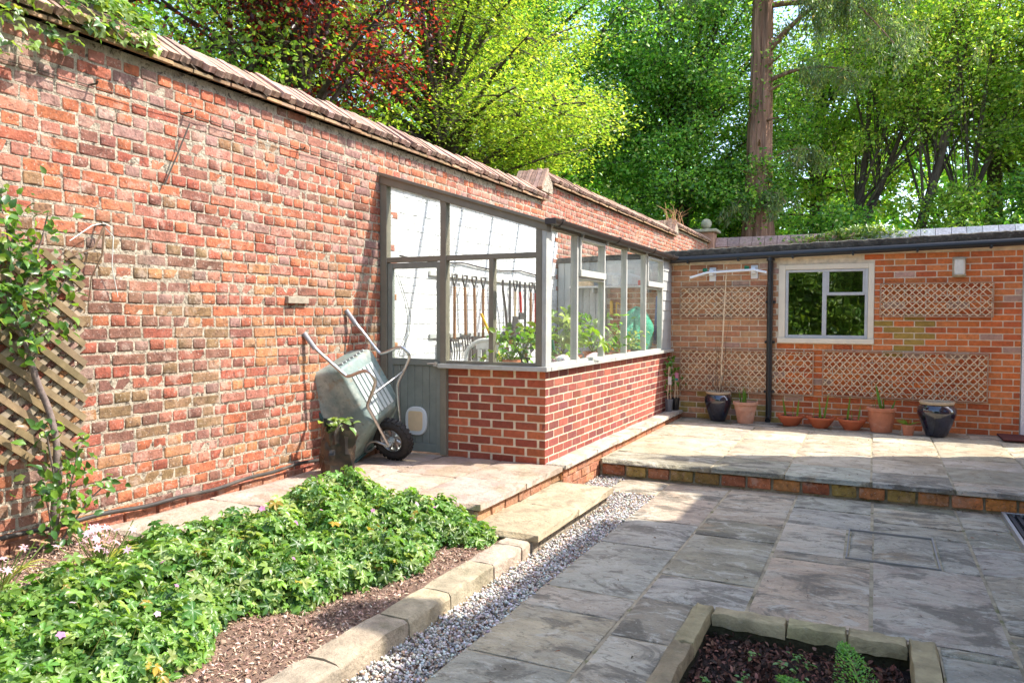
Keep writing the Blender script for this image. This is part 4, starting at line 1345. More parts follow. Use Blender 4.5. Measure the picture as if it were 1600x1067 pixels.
# end wall of the greenhouse: grey boarded shed door
sd = thing('shed_door', 'grey vertical boarded door at the far end of the greenhouse', 'door', (-3.86, YB-0.03, Z_LEDGE))
for i in range(7):
    x0 = -4.19+i*0.097
    part('board', m_boards, sd, (x0+0.002, x0+0.095, YB-0.05, YB-0.025, 0.25, 2.30), bevel=0.004)
part('frame', m_boards, sd, (-3.51, -3.45, YB-0.06, YB-0.006, 0.25, 2.38))
k = MB()
k.box(-3.45, XG-0.04, YB-0.05, YB-0.006, 1.97, 2.32)
tag(k.build('wall_panel', m_dirtywhite), 'pale panel on the end wall above the greenhouse shelf', 'panel')

# trellis panels on the outbuilding
def lattice(name, label, x0, x1, z0, z1, group, sp=0.060, steep=1.0, framew=0.014):
    t = thing(name, label, 'trellis', ((x0+x1)/2, YB-0.02, z0), group)
    for q in ((x0, x0+framew, z0, z1), (x1-framew, x1, z0, z1), (x0+framew, x1-framew, z0, z0+framew), (x0+framew, x1-framew, z1-framew, z1)):
        part('frame_rail', m_trel_frame, t, (q[0], q[1], YB-0.045, YB-0.022, q[2], q[3]), bevel=0.002)
    unit = MB()
    unit.box(-0.5, 0.5, -0.5, 0.5, -0.5, 0.5)
    me = None
    Hh, Wd = z1-z0-2*framew, x1-x0-2*framew
    xa, za = x0+framew, z0+framew
    for s_ in (1, -1):
        c = -Hh/steep+sp*0.5
        while c < Wd:
            # line u = c + t, v = steep*t  (mirrored for s_ = -1)
            t0, t1 = max(0.0, -c), min(Hh/steep, Wd-c)
            if t1-t0 > 0.02 and random.random() > 0.03:
                p, q = (c+t0, steep*t0), (c+t1, steep*t1)
                if s_ < 0: p, q = (Wd-p[0], p[1]), (Wd-q[0], q[1])
                L = math.hypot(q[0]-p[0], q[1]-p[1])
                if me is None:
                    o = unit.build('lath', m_pale_wood, t)
                    me = o.data
                else:
                    o = bpy.data.objects.new('lath', me)
                    link(o, t)
                yy = YB-(0.040 if s_ > 0 else 0.031)+random.uniform(-0.001, 0.001)
                o.matrix_basis = Matrix.Translation((xa+(p[0]+q[0])/2, yy, za+(p[1]+q[1])/2)) @ Matrix.Rotation(-math.atan2(q[1]-p[1], q[0]-p[0])+random.uniform(-0.022, 0.022), 4, 'Y') @ Matrix.Diagonal((L, 0.006, random.uniform(0.0085, 0.0125), 1))
            c += sp*random.uniform(0.93, 1.07)
    return t
GT = 'lattice panels on the outbuilding'
lattice('trellis_panel', 'upper lattice panel behind the white clothes line bar, left of the drainpipe', -2.405, -1.276, 1.511, 1.928, GT, 0.084)
lattice('trellis_panel', 'lattice panel under the wall lamp, right of the window', 0.056, 1.247, 1.527, 1.941, GT, 0.080)
lattice('trellis_panel', 'low lattice panel crossing behind the drainpipe above the tall dark pot', -2.395, -0.685, 0.524, 1.085, GT, 0.086, 1.15)
lattice('trellis_panel', 'widest low lattice panel right of the drainpipe above the bowls', -0.584, 1.21, 0.532, 1.099, GT, 0.082, 1.15)

# wall lamp
wl = thing('wall_lamp', 'bulkhead wall lamp with a frosted lens under the gutter', 'lamp', (0.892, YB, 2.0))
part('back_plate', m_stonepale, wl, (0.822, 0.962, YB-0.03, YB-0.002, 2.0, 2.24), bevel=0.012)
k = MB()
ovl = [(0.892+0.056*math.copysign(abs(math.cos(a))**0.45, math.cos(a)), 2.12+0.105*math.copysign(abs(math.sin(a))**0.35, math.sin(a))) for a in np.linspace(0, 2*math.pi, 24, endpoint=False)]
k.prism(ovl, 'y', YB-0.095, YB-0.03)
k.build('lens', m_lens, wl, bevel=0.02)
k = MB()
for z in (2.025, 2.215): k.tube([(0.825, YB-0.03, z), (0.83, YB-0.1, z), (0.954, YB-0.1, z), (0.959, YB-0.03, z)], 0.006, 6)
k.build('guard_bar', m_stonepale, wl, smooth=40)

# clothes line arm
cl_ = thing('clothes_line_bar', 'white folding clothes line bar on two brackets above the lattice', 'clothes line', (-1.7, YB-0.02, 2.1))
for i, x in enumerate((-1.966, -1.429)):
    bk = part('bracket', m_white, cl_, (x-0.045, x+0.045, YB-0.022, YB-0.003, 2.0+i*0.025, 2.185+i*0.02), bevel=0.008)
    part('bracket_arm', m_white, bk, (x-0.03, x+0.03, YB-0.13, YB-0.022, 2.07+i*0.02, 2.15+i*0.02), bevel=0.01)
    k = MB()
    k.tube([(x-0.055, YB-0.11, 2.145+i*0.02), (x-0.11, YB-0.11, 2.150+i*0.02)], 0.026, 12)
    k.build('knob', m_greentool, bk, smooth=40)
k = MB()
k.tube([(-2.23, YB-0.19, 2.045), (-2.02, YB-0.14, 2.11), (-1.43, YB-0.14, 2.135), (-1.255, YB-0.19, 2.095)], 0.017, 10)
k.build('bar', m_white, cl_, smooth=40)

# ================================================================== POTS
rp = np.random.default_rng(81)
def compost(t, r, z):
    k = MB()
    n = 18
    V = [(0, 0, z+0.004)]+[(r*math.cos(2*math.pi*i/n), r*math.sin(2*math.pi*i/n), z+rp.uniform(-0.005, 0.008)) for i in range(n)]+[(r*0.5*math.cos(2*math.pi*i/n), r*0.5*math.sin(2*math.pi*i/n), z+rp.uniform(-0.004, 0.012)) for i in range(n)]
    Fc = [(0, n+1+i, n+1+(i+1) % n) for i in range(n)]+[(n+1+i, 1+i, 1+(i+1) % n, n+1+(i+1) % n) for i in range(n)]
    k.add(V, Fc)
    return k.build('compost', m_dark_soil, t, local=True)
def wall_prof(outer, th):
    """close an outer profile with an inner one"""
    inn = [(max(r-th, 0.01), z) for r, z in outer[::-1] if z > outer[-1][1]*0.55]
    return outer+inn
def strap(t, x, y, z, h, lean, az, w, name='leaf', colr=(0.12, 0.24, 0.03), curve=0.0, mat=None):
    k = MB()
    dx, dy = math.cos(az), math.sin(az)
    pts = []
    ws = []
    for i in range(7):
        s = i/6
        d = lean*s + curve*s*s
        pts.append((x+dx*d, y+dy*d, z+h*s*(1-0.45*max(curve, 0)*s/max(h, 0.01))))
        ws.append(w*(0.65+0.9*s-1.5*s*s) if i < 6 else 0.001)
    k.ribbon(pts, ws, nrm=(dx*0.3-dy, dy*0.3+dx, 0.05))
    c = jit(colr, rp, 0.2)
    return k.build(name, m_leaf, t, local=True, cols=[c]*len(k.v))

URN = [(0.52, 0.0), (0.55, 0.03), (0.66, 0.18), (0.84, 0.42), (0.97, 0.62), (1.0, 0.72), (0.97, 0.80), (0.86, 0.88), (0.80, 0.915)]
def urn(label, x, y, H, R):
    t = thing('glazed_pot', label, 'pot', (x, y, Z_UP), 'dark glazed pots by the outbuilding')
    k = MB()
    k.lathe([(r*R, z*H) for r, z in URN], 36)
    k.build('body', m_glaze, t, smooth=60, local=True)
    k = MB()
    k.lathe([(0.80*R, 0.905*H), (0.86*R, 0.925*H), (0.88*R, 0.96*H), (0.86*R, 0.995*H), (0.80*R, H), (0.76*R, 0.97*H), (0.74*R, 0.8*H)], 36)
    k.build('rim', m_rimclay, t, smooth=60, local=True)
    compost(t, 0.75*R, 0.86*H)
    return t
u1 = urn('dark glazed urn holding the tall bamboo cane, left of the drainpipe', -1.83, 10.07, 0.385, 0.178)
k = MB()
k.tube([(0.02, 0.0, 0.25), (0.035, 0.09, 1.1), (0.06, 0.17, 2.02)], [0.011, 0.010, 0.008], 8)
k.build('cane', m_pale_wood, u1, smooth=60, local=True)
for i in range(9):
    a = rp.uniform(0, 6.28)
    k = MB()
    h = rp.uniform(0.1, 0.5) if i < 5 else rp.uniform(0.7, 1.3)
    pts = [(0.03*math.cos(a), 0.03*math.sin(a), 0.33)]
    for j in range(1, 5):
        pts.append((pts[-1][0]+rp.uniform(-0.04, 0.04)+0.03*math.cos(a), pts[-1][1]+0.03*abs(math.sin(a))+0.005, 0.33+h*j/4))
    k.tube(pts, [0.005, 0.004, 0.003, 0.0025, 0.002], 5)
    k.build('bare_stem', m_twig, u1, smooth=60, local=True)
urn('dark glazed urn with blue sheen at the right-hand end of the pots', 0.665, 9.90, 0.40, 0.205)

def flower_pot(label, x, y, H, R, mat, group, rimh=0.16, name='terracotta_pot', taper=0.70):
    t = thing(name, label, 'pot', (x, y, Z_UP), group)
    k = MB()
    k.lathe([(R*taper, 0), (R*(taper+0.01), 0.01), (R*(taper+0.13), H*0.4), (R*0.90, H*(1-rimh)), (R*0.905, H*(1-rimh)+0.002), (R*0.99, H*(1-rimh)+0.006), (R, H*(1-rimh*0.4)), (R*0.99, H), (R*0.91, H), (R*0.88, H*0.8), (R*0.86, H*0.6)], 32, wob=0.004)
    k.build('body', mat, t, smooth=35, local=True)
    compost(t, R*0.88, H*0.86)
    return t
tp1 = flower_pot('stained terracotta pot of green shoots between urn and drainpipe', -1.475, 10.02, 0.275, 0.155, m_terra_pale, 'terracotta pots by the outbuilding', taper=0.62)
for i in range(16):
    strap(tp1, rp.uniform(-0.06, 0.02), rp.uniform(-0.06, 0.04), 0.22, rp.uniform(0.12, 0.26), rp.uniform(0, 0.04), rp.uniform(0, 6.28), 0.02, 'shoot', (0.10, 0.26, 0.03))
tp2 = flower_pot('large pale terracotta pot with one broad upright leaf', 0.095, 9.97, 0.29, 0.163, m_terra, 'terracotta pots by the outbuilding')
for (dx, h, ln, az, w) in ((0.0, 0.33, 0.07, 3.3, 0.045), (0.02, 0.16, 0.0, 1, 0.03), (-0.06, 0.12, 0.02, 2, 0.03), (0.10, 0.14, 0.05, 0.2, 0.03), (-0.09, 0.10, 0.0, 2, 0.03), (0.03, 0.10, 0.02, 5, 0.03)):
    strap(tp2, dx, -0.03, 0.25, h, ln, az, w, 'leaf', (0.09, 0.22, 0.03))
tp3 = flower_pot('smallest terracotta pot with a leafy tuft beside the right urn', 0.375, 9.80, 0.125, 0.072, m_terra, 'terracotta pots by the outbuilding', 0.22)
for i in range(22):
    strap(tp3, 0, 0, 0.10, rp.uniform(0.06, 0.13), rp.uniform(0.01, 0.06), rp.uniform(0, 6.28), 0.016, 'leaf', (0.22, 0.34, 0.05), rp.uniform(0, 0.10))
BOWLS = [('orange plastic bowl with shoots nearest the drainpipe', -0.93, 10.04, [(-0.06, 0.24, 0.04, 3.0, 0.04), (0.03, 0.2, 0.01, 1.5, 0.018), (0.08, 0.24, 0.02, 0.2, 0.03)]),
         ('middle of the three orange plastic bowls with shoots', -0.575, 10.0, [(0.0, 0.26, 0.03, 2.8, 0.035), (0.04, 0.32, 0.05, 0.3, 0.03), (-0.08, 0.16, 0.01, 1.5, 0.018), (-0.02, 0.12, 0.0, 1, 0.02)]),
         ('orange plastic bowl with shoots next to the large terracotta pot', -0.225, 9.98, [(-0.05, 0.30, 0.04, 0.8, 0.035), (0.0, 0.14, 0.0, 1.4, 0.02), (0.07, 0.20, 0.03, 0.5, 0.022)])]
bw0 = None
for lab, x, y, sh in BOWLS:
    t = thing('bowl_planter', lab, 'planter', (x, y, Z_UP), 'orange bowls by the outbuilding')
    k = MB()
    H, R = 0.135, 0.165
    k.lathe([(0.50*R, 0), (0.53*R, 0.01), (0.74*R, 0.05), (0.90*R, 0.095), (0.93*R, 0.108), (R, 0.110), (R*1.01, 0.122), (R, H), (0.93*R, H), (0.90*R, 0.11), (0.8*R, 0.08)], 32)
    k.build('body', m_bowl, t, smooth=35, local=True)
    compost(t, 0.9*R, 0.112)
    for q in sh: strap(t, q[0], rp.uniform(-0.04, 0.04), 0.11, q[1], q[2], q[3], q[4], 'shoot', (0.15, 0.30, 0.03))
# two tall nursery pots with canes, standing on the plinth end
for lab, x, y, mt, hh, tagc in (('grey nursery pot of a caned young climber on the plinth end', -2.455, 9.96, M('grey_plastic', (0.16, 0.17, 0.18), 0.5), 0.60, (0.75, 0.74, 0.70)), ('black nursery pot of a caned plant with a pink label by the corner', -2.41, 10.16, m_black, 0.50, (0.70, 0.25, 0.35))):
    t = thing('nursery_pot', lab, 'pot', (x, y, 0.262), 'nursery pots on the plinth')
    k = MB()
    k.lathe([(0.040, 0), (0.042, 0.005), (0.054, 0.145), (0.058, 0.15), (0.058, 0.165), (0.052, 0.165), (0.050, 0.12)], 8)
    k.build('body', mt, t, smooth=20, local=True)
    compost(t, 0.05, 0.15)
    for a in (0, 2.1, 4.2):
        k = MB()
        k.tube([(0.03*math.cos(a), 0.03*math.sin(a), 0.1), (0.008*math.cos(a), 0.008*math.sin(a), hh)], 0.005, 6)
        k.build('cane', m_pale_wood, t, smooth=60, local=True)
    k = MB()
    zz = 0.36 if hh > 0.55 else 0.40
    k.box(0.0, 0.045, -0.052, -0.049, zz, zz+0.11)
    lb = k.build('plant_label', M('label_card', tagc, 0.5), t, local=True)
    if hh < 0.55:
        k = MB()
        k.box(0.004, 0.041, -0.0545, -0.0525, zz+0.004, zz+0.035)
        k.build('label_band', M('label_green', (0.05, 0.30, 0.22), 0.5), lb, local=True)
    n = 46 if hh > 0.55 else 16
    P = np.column_stack([rp.normal(0, 0.05, n), rp.normal(0, 0.045, n), rp.uniform(0.25, hh+0.08, n)**1.0])
    if hh > 0.55: P[:30, 2] = rp.uniform(hh-0.14, hh+0.1, 30)
    D, N = frames(rp, n, 0.4)
    V, F, Cc = scatter_leaves(P, D, N, rp.uniform(0.05, 0.085, n), rp.uniform(0.035, 0.05, n), pal(rp, n, [(0.10, 0.24, 0.03), (0.16, 0.30, 0.04), (0.06, 0.15, 0.03)], [3, 2, 2]), T_OVAL)
    np_obj('leaves', V, F, m_leaf, t, Cc, local=True)
k = MB()
k.box(1.30, 2.1, 9.78, 10.28, Z_UP+0.004, Z_UP+0.024)
tag(k.build('doormat', M('mat_red', (0.10, 0.03, 0.025), 0.95), bevel=0.006), 'dark red doormat in front of the white door', 'mat')

# ================================================================== WHEELBARROW, leaning on its nose against the wall
wb = thing('wheelbarrow', 'upended wheelbarrow with steel tube handles leaning on the old wall', 'wheelbarrow', (-3.78, 5.5, Z_LEDGE))
O = np.array([-3.78, 5.47, 0.437])
l_ = np.array([-0.365, -0.313, 0.877]); l_ /= np.linalg.norm(l_)
w_ = np.array([0.0, 0.942, 0.336]); w_ -= l_*(w_@l_); w_ /= np.linalg.norm(w_)
n_ = np.cross(w_, l_)
def W(a, b, c): return O+l_*a+w_*b+n_*c
# wheel
def ring(r_t, r_c, n=40, m=12, squash=1.25):
    k = MB()
    V = []
    for i in range(n):
        a = 2*math.pi*i/n
        for j in range(m):
            b_ = 2*math.pi*j/m
            rr = r_c+r_t*math.cos(b_)
            V.append(W(rr*math.cos(a), r_t*squash*math.sin(b_), rr*math.sin(a)))
    k.add(V, [(i*m+j, i*m+(j+1) % m, ((i+1) % n)*m+(j+1) % m, ((i+1) % n)*m+j) for i in range(n) for j in range(m)])
    return k
tyre = ring(0.042, 0.148).build('tyre', m_black_matt, wb, smooth=60)
for i in range(26):
    a = 2*math.pi*i/26
    k = MB()
    rr = 0.189
    c = W(rr*math.cos(a), 0, rr*math.sin(a))
    rad = l_*math.cos(a)+n_*math.sin(a)
    tn = -l_*math.sin(a)+n_*math.cos(a)
    k.obox(c, tn, w_, rad, 0.014, 0.034, 0.005)
    k.build('tread_block', m_black_matt, tyre)
rim = ring(0.012, 0.105, 32, 8, 2.6).build('rim', m_steel, wb, smooth=60)
k = MB()
for i in range(8):
    a = 2*math.pi*i/8
    rad = l_*math.cos(a)+n_*math.sin(a)
    tn = -l_*math.sin(a)+n_*math.cos(a)
    k.obox(O+rad*0.065, rad, tn, w_, 0.042, 0.011, 0.012)
k.build('spokes', m_steel, rim)
k = MB()
k.tube([W(0, -0.11, 0), W(0, 0.11, 0)], 0.016, 12)
k.tube([W(0, -0.045, 0), W(0, 0.045, 0)], 0.03, 14)
k.build('hub', m_tub_in, rim, smooth=40)
k = MB()
k.obox(W(0, -0.085, 0.0), l_, w_, n_, 0.028, 0.012, 0.028)
k.build('axle_bracket', m_tub_in, wb, bevel=0.006)
# tub
def smooth_path(pts, it=2):
    P = [np.asarray(p, float) for p in pts]
    for _ in range(it):
        Q = [P[0]]
        for a, b_ in zip(P[:-1], P[1:]):
            Q += [a*0.75+b_*0.25, a*0.25+b_*0.75]
        Q.append(P[-1])
        P = Q
    return P
def rrect(l0, l1, hw, c, rad, n=6):
    out = []
    for (cl, cw, a0) in ((l1-rad, hw-rad, 0), (l0+rad, hw-rad, math.pi/2), (l0+rad, -hw+rad, math.pi), (l1-rad, -hw+rad, 1.5*math.pi)):
        for i in range(n):
            a = a0+math.pi/2*i/(n-1)
            out.append((cl+rad*math.cos(a), cw+rad*math.sin(a), c))
    return out
secs = [rrect(0.00, 0.86, 0.325, -0.27, 0.055), rrect(0.005, 0.855, 0.318, -0.262, 0.055), rrect(0.07, 0.845, 0.292, -0.17, 0.055), rrect(0.16, 0.815, 0.262, -0.03, 0.055), rrect(0.225, 0.79, 0.238, 0.068, 0.05), rrect(0.24, 0.78, 0.228, 0.082, 0.045), rrect(0.26, 0.76, 0.21, 0.087, 0.035)]
k = MB()
m = len(secs[0])
V = [W(*p) for s_ in secs for p in s_]
k.add(V, [(i*m+j, (i+1)*m+j, (i+1)*m+(j+1) % m, i*m+(j+1) % m) for i in range(len(secs)-1) for j in range(m)]+[tuple((len(secs)-1)*m+j for j in range(m-1, -1, -1))])
tub = k.build('tub', m_tub, wb, smooth=40)
k = MB()
rp_ = [W(*p) for p in rrect(-0.008, 0.868, 0.335, -0.272, 0.06)]
k.tube(rp_+[rp_[0]], 0.015, 8)
k.build('rim_lip', M('rim_green', (0.055, 0.10, 0.09), 0.5), tub, smooth=60)
sd_ = bpy.data.objects
for i in range(6):
    k = MB()
    ww = -0.13+i*0.052
    k.obox(W(0.48, ww, 0.090), l_, w_, n_, 0.20, 0.019, 0.007)
    k.build('base_rib', m_tub_in, tub, bevel=0.005)
for i in range(7):
    k = MB()
    ww = -0.15+i*0.05
    k.obox(W(0.800, ww, 0.045), l_, w_, n_, 0.010, 0.006, 0.03)
    k.build('end_rib', m_tub_in, tub, bevel=0.004)
# frame tubes: handles, leg loops, fork to the axle
for s_ in (-1, 1):
    e = 0.29*s_
    pts = [W(1.16, e, 0.0), W(1.03, e, 0.02), W(0.95, e*0.98, 0.05), W(0.72, e*0.86, 0.125), W(0.69, e*0.86, 0.15), W(0.69, e*0.88, 0.33), W(0.665, e*0.9, 0.39), W(0.60, e*0.9, 0.41), W(0.55, e*0.9, 0.385), W(0.43, e*0.84, 0.20), W(0.40, e*0.80, 0.155), W(0.33, e*0.70, 0.13), W(0.0, 0.10*s_, 0.02)]
    k = MB()
    k.tube(smooth_path(pts, 2), 0.0145, 10)
    fr_ = k.build('frame_tube', m_steel, wb, smooth=60)
    k = MB()
    k.tube([W(1.175, e, 0.0), W(1.02, e, 0.0215)], 0.0205, 12)
    k.build('grip', M('grip_grey', (0.30, 0.30, 0.31), 0.45), fr_, smooth=50)
k = MB()
k.tube([W(0.475, -0.245, 0.265), W(0.475, 0.245, 0.265)], 0.010, 8)
k.build('cross_stay', m_steel, wb, smooth=60)
k = MB()
k.tube(smooth_path([W(0.0, -0.11, 0.0), W(0.10, -0.13, -0.10), W(0.02, -0.16, -0.24), W(-0.03, 0.0, -0.26), W(0.02, 0.16, -0.24), W(0.10, 0.13, -0.10), W(0.0, 0.11, 0.0)], 2), 0.010, 8)
k.build('nose_guard', m_steel, wb, smooth=60)

# black plastic sack with a potato plant
sk = thing('grow_sack', 'crumpled black plastic sack of compost beside the wheelbarrow', 'sack', (-3.86, 4.82, Z_LEDGE))
rk = np.random.default_rng(91)
k = MB()
N_, ns = 22, 10
V = []
ph = rk.uniform(0, 6.28, 8)
for i in range(ns):
    s = i/(ns-1)
    base = 0.140+0.012*math.sin(s*3.0)-0.010*s
    for j in range(N_):
        a = 2*math.pi*j/N_
        cr = 0.020*math.sin(4*a+ph[0])+0.014*math.sin(5*a+ph[0]+s*6)+0.008*math.sin(9*a+ph[1]-s*8)+0.010*math.sin(s*11+2*a+ph[5])
        r = base+cr*(0.55+0.7*s)+rk.uniform(-0.011, 0.011)
        zz = 0.39*s+(0.03*math.sin(2*a+ph[3])+0.022*math.sin(5*a+ph[4]))*s**3
        V.append((r*math.cos(a)*1.0, r*math.sin(a)*0.82, zz))
for i in range(4):
    for j in range(N_):
        a = 2*math.pi*j/N_
        x, y, zz = V[(ns-1)*N_+j]
        f_ = 1-0.05*(i+1)
        V.append((x*f_, y*f_, zz-0.03*(i+1)))
F_ = [(i*N_+j, i*N_+(j+1) % N_, (i+1)*N_+(j+1) % N_, (i+1)*N_+j) for i in range(ns+3) for j in range(N_)]
F_.append(tuple(range(N_-1, -1, -1)))
k.add(V, F_)
k.build('bag', m_sack, sk, smooth=22, local=True)
compost(sk, 0.115, 0.29)
n = 40
P = np.column_stack([rk.normal(0.02, 0.05, n), rk.normal(-0.02, 0.05, n), rk.uniform(0.33, 0.45, n)])
D, N = frames(rk, n, 0.6)
V, F, Cc = scatter_leaves(P, D, N, rk.uniform(0.06, 0.10, n), rk.uniform(0.04, 0.065, n), pal(rk, n, [(0.20, 0.30, 0.08), (0.28, 0.36, 0.12), (0.12, 0.20, 0.05)], [2, 2, 1]), T_OVAL)
np_obj('leaves', V, F, m_leaf, sk, Cc, local=True)

# ================================================================== INSIDE THE GREENHOUSE
part_t = lambda name, label, cat, mat, *bx: tag((lambda k: [k.box(*q) for q in bx] and k.build(name, mat, bevel=0.004))(MB()), label, cat)
part_t('tool_rail', 'upper pale rail the garden tools hang from', 'rail', m_dirtywhite, (XW+0.004, XW+0.03, 6.75, 9.85, 1.94, 1.995))
part_t('tool_rail', 'lower grey rail behind the tool heads', 'rail', m_boards, (XW+0.004, XW+0.025, 6.75, 9.85, 1.28, 1.33))
k = MB()
k.tube([(XW+0.02, y, 2.12-0.035*abs(math.sin(y*2.1))) for y in np.linspace(6.2, 10.2, 40)], 0.009, 6)
tag(k.build('electric_cable', m_black_matt, smooth=60), 'black cable looping along the white wall above the tools', 'cable')
rt_ = np.random.default_rng(101)
def garden_tool(y, kind, label, wood, L=0.62, lean=0.0, x=XW+0.075, ztop=1.97):
    t = thing('garden_tool', label, 'garden tool', (x, y, ztop-L-0.3), 'tools hanging on the white wall')
    y2 = y+lean
    zb = ztop-L
    k = MB()
    k.tube([(x, y, ztop-0.13), (x, (y+y2)/2, (ztop+zb)/2), (x, y2, zb)], 0.017, 8)
    k.build('shaft', wood, t, smooth=60)
    k = MB()
    if kind in ('fork', 'spade', 'shovel'):
        k.tube([(x, y, ztop-0.14), (x, y-0.05, ztop-0.05), (x, y-0.05, ztop), (x, y+0.05, ztop), (x, y+0.05, ztop-0.05), (x, y, ztop-0.14)], 0.012, 6)
    else:
        k.tube([(x, y, ztop-0.14), (x, y-0.004, ztop)], 0.016, 8)
    k.build('handle', m_toolmetal if kind != 'rake' else wood, t, smooth=60)
    k = MB()
    if kind == 'fork':
        k.box(x-0.008, x+0.008, y2-0.09, y2+0.09, zb-0.03, zb)
        for q in (-0.085, -0.028, 0.028, 0.085): k.tube([(x, y2+q, zb-0.02), (x+0.02, y2+q, zb-0.15), (x+0.01, y2+q, zb-0.27)], [0.008, 0.007, 0.003], 6)
    elif kind == 'spade':
        k.box(x-0.004, x+0.004, y2-0.08, y2+0.08, zb-0.26, zb)
    elif kind == 'shovel':
        k.add([(x, y2-0.05, zb), (x, y2+0.05, zb), (x+0.03, y2+0.10, zb-0.10), (x+0.02, y2+0.07, zb-0.24), (x, y2, zb-0.29), (x+0.02, y2-0.07, zb-0.24), (x+0.03, y2-0.10, zb-0.10), (x-0.015, y2, zb-0.12)],
              [(0, 1, 7), (1, 2, 7), (2, 3, 7), (3, 4, 7), (4, 5, 7), (5, 6, 7), (6, 0, 7)])
    elif kind == 'rake':
        k.box(x-0.01, x+0.01, y2-0.16, y2+0.16, zb-0.02, zb+0.005)
        for q in np.linspace(-0.15, 0.15, 11): k.tube([(x, y2+q, zb-0.01), (x+0.01, y2+q, zb-0.09)], 0.004, 5)
    else:
        k.box(x-0.005, x+0.02, y2-0.07, y2+0.07, zb-0.09, zb)
    k.build('head', m_toolmetal, t, smooth=40)
TOOLS = [(7.00, 'spade', 'brown-shafted spade hanging nearest the door post', m_toolwood, 0.66, 0), (7.17, 'fork', 'garden fork with a brown shaft, second tool from the left', m_toolwood, 0.70, 0), (7.40, 'fork', 'garden fork with a dark handle, third tool from the left', m_toolwood, 0.66, 0.02), (7.62, 'spade', 'dark spade with a bent handle, left of the window mullion', m_toolwood, 0.68, 0.02), (7.84, 'shovel', 'brown shovel just left of the window mullion', m_toolwood, 0.7, 0), (8.14, 'rake', 'long-shafted rake right of the window mullion', m_toolwood, 0.72, 0.02),
         (8.36, 'hoe', 'grey hoe leaning aslant on the tool rail', m_toolmetal, 0.70, 0.14), (8.56, 'hoe', 'thin grey-handled hoe in the middle of the right pane', m_toolmetal, 0.55, 0), (8.72, 'spade', 'small tool with a tan wooden shaft', m_pale_wood, 0.45, 0), (8.86, 'hoe', 'red-handled hoe hanging on the white wall', m_red, 0.40, 0.03), (9.02, 'rake', 'dark rake behind the green plant', m_toolmetal, 0.62, 0), (9.20, 'shovel', 'brown-shafted shovel near the corner post', m_toolwood, 0.66, 0), (9.36, 'fork', 'last garden fork before the corner post', m_red, 0.6, 0)]
for q in TOOLS: garden_tool(*q[:3], q[3], q[4], q[5])
k = MB()
k.tube([(-4.05, 7.62, 1.55), (-3.85, 7.70, 1.05), (-3.75, 7.72, 0.55)], 0.016, 8)
tag(k.build('yellow_pole', m_yellow, smooth=60), 'yellow tool handle leaning behind the chair', 'pole')
k = MB()
k.tube([(-3.8, 8.95, 1.75), (-3.75, 9.0, 1.2), (-3.7, 9.1, 0.6)], 0.022, 8)
tag(k.build('green_pole', m_greentool, smooth=60), 'dark green tool handle behind the plants', 'pole')
# chair
ch = thing('garden_chair', 'pale garden chair with a curved back inside the greenhouse', 'chair', (-3.65, 6.75, Z_LEDGE))
for x in (-3.88, -3.43):
    for y in (6.55, 6.98):
        part('leg', m_dirtywhite, ch, (x-0.018, x+0.018, y-0.018, y+0.018, Z_LEDGE, 0.69 if y > 6.8 else 0.69), bevel=0.004)
part('seat', m_dirtywhite, ch, (-3.91, -3.40, 6.52, 7.01, 0.69, 0.72))
k = MB()
k.tube(smooth_path([(-3.90, 6.97, 0.70), (-3.92, 7.02, 1.10), (-3.88, 7.03, 1.19), (-3.78, 7.04, 1.255), (-3.66, 7.04, 1.27), (-3.54, 7.04, 1.255), (-3.44, 7.03, 1.19), (-3.40, 7.02, 1.10), (-3.42, 6.97, 0.70)], 2), 0.024, 8)
k.build('back_frame', m_dirtywhite, ch, smooth=60)
part('top_splat', m_dirtywhite, ch, (-3.80, -3.52, 7.03, 7.05, 1.17, 1.265), bevel=0.008)
for x in (-3.76, -3.66, -3.56):
    part('slat', m_dirtywhite, ch, (x-0.02, x+0.02, 7.03, 7.045, 0.72, 1.17), bevel=0.003)
for x in (-3.90, -3.41):
    k = MB()
    k.tube(smooth_path([(x, 7.02, 1.02), (x, 6.80, 1.03), (x, 6.58, 1.0), (x, 6.56, 0.70)], 2), 0.018, 8)
    k.build('arm', m_dirtywhite, ch, smooth=60)
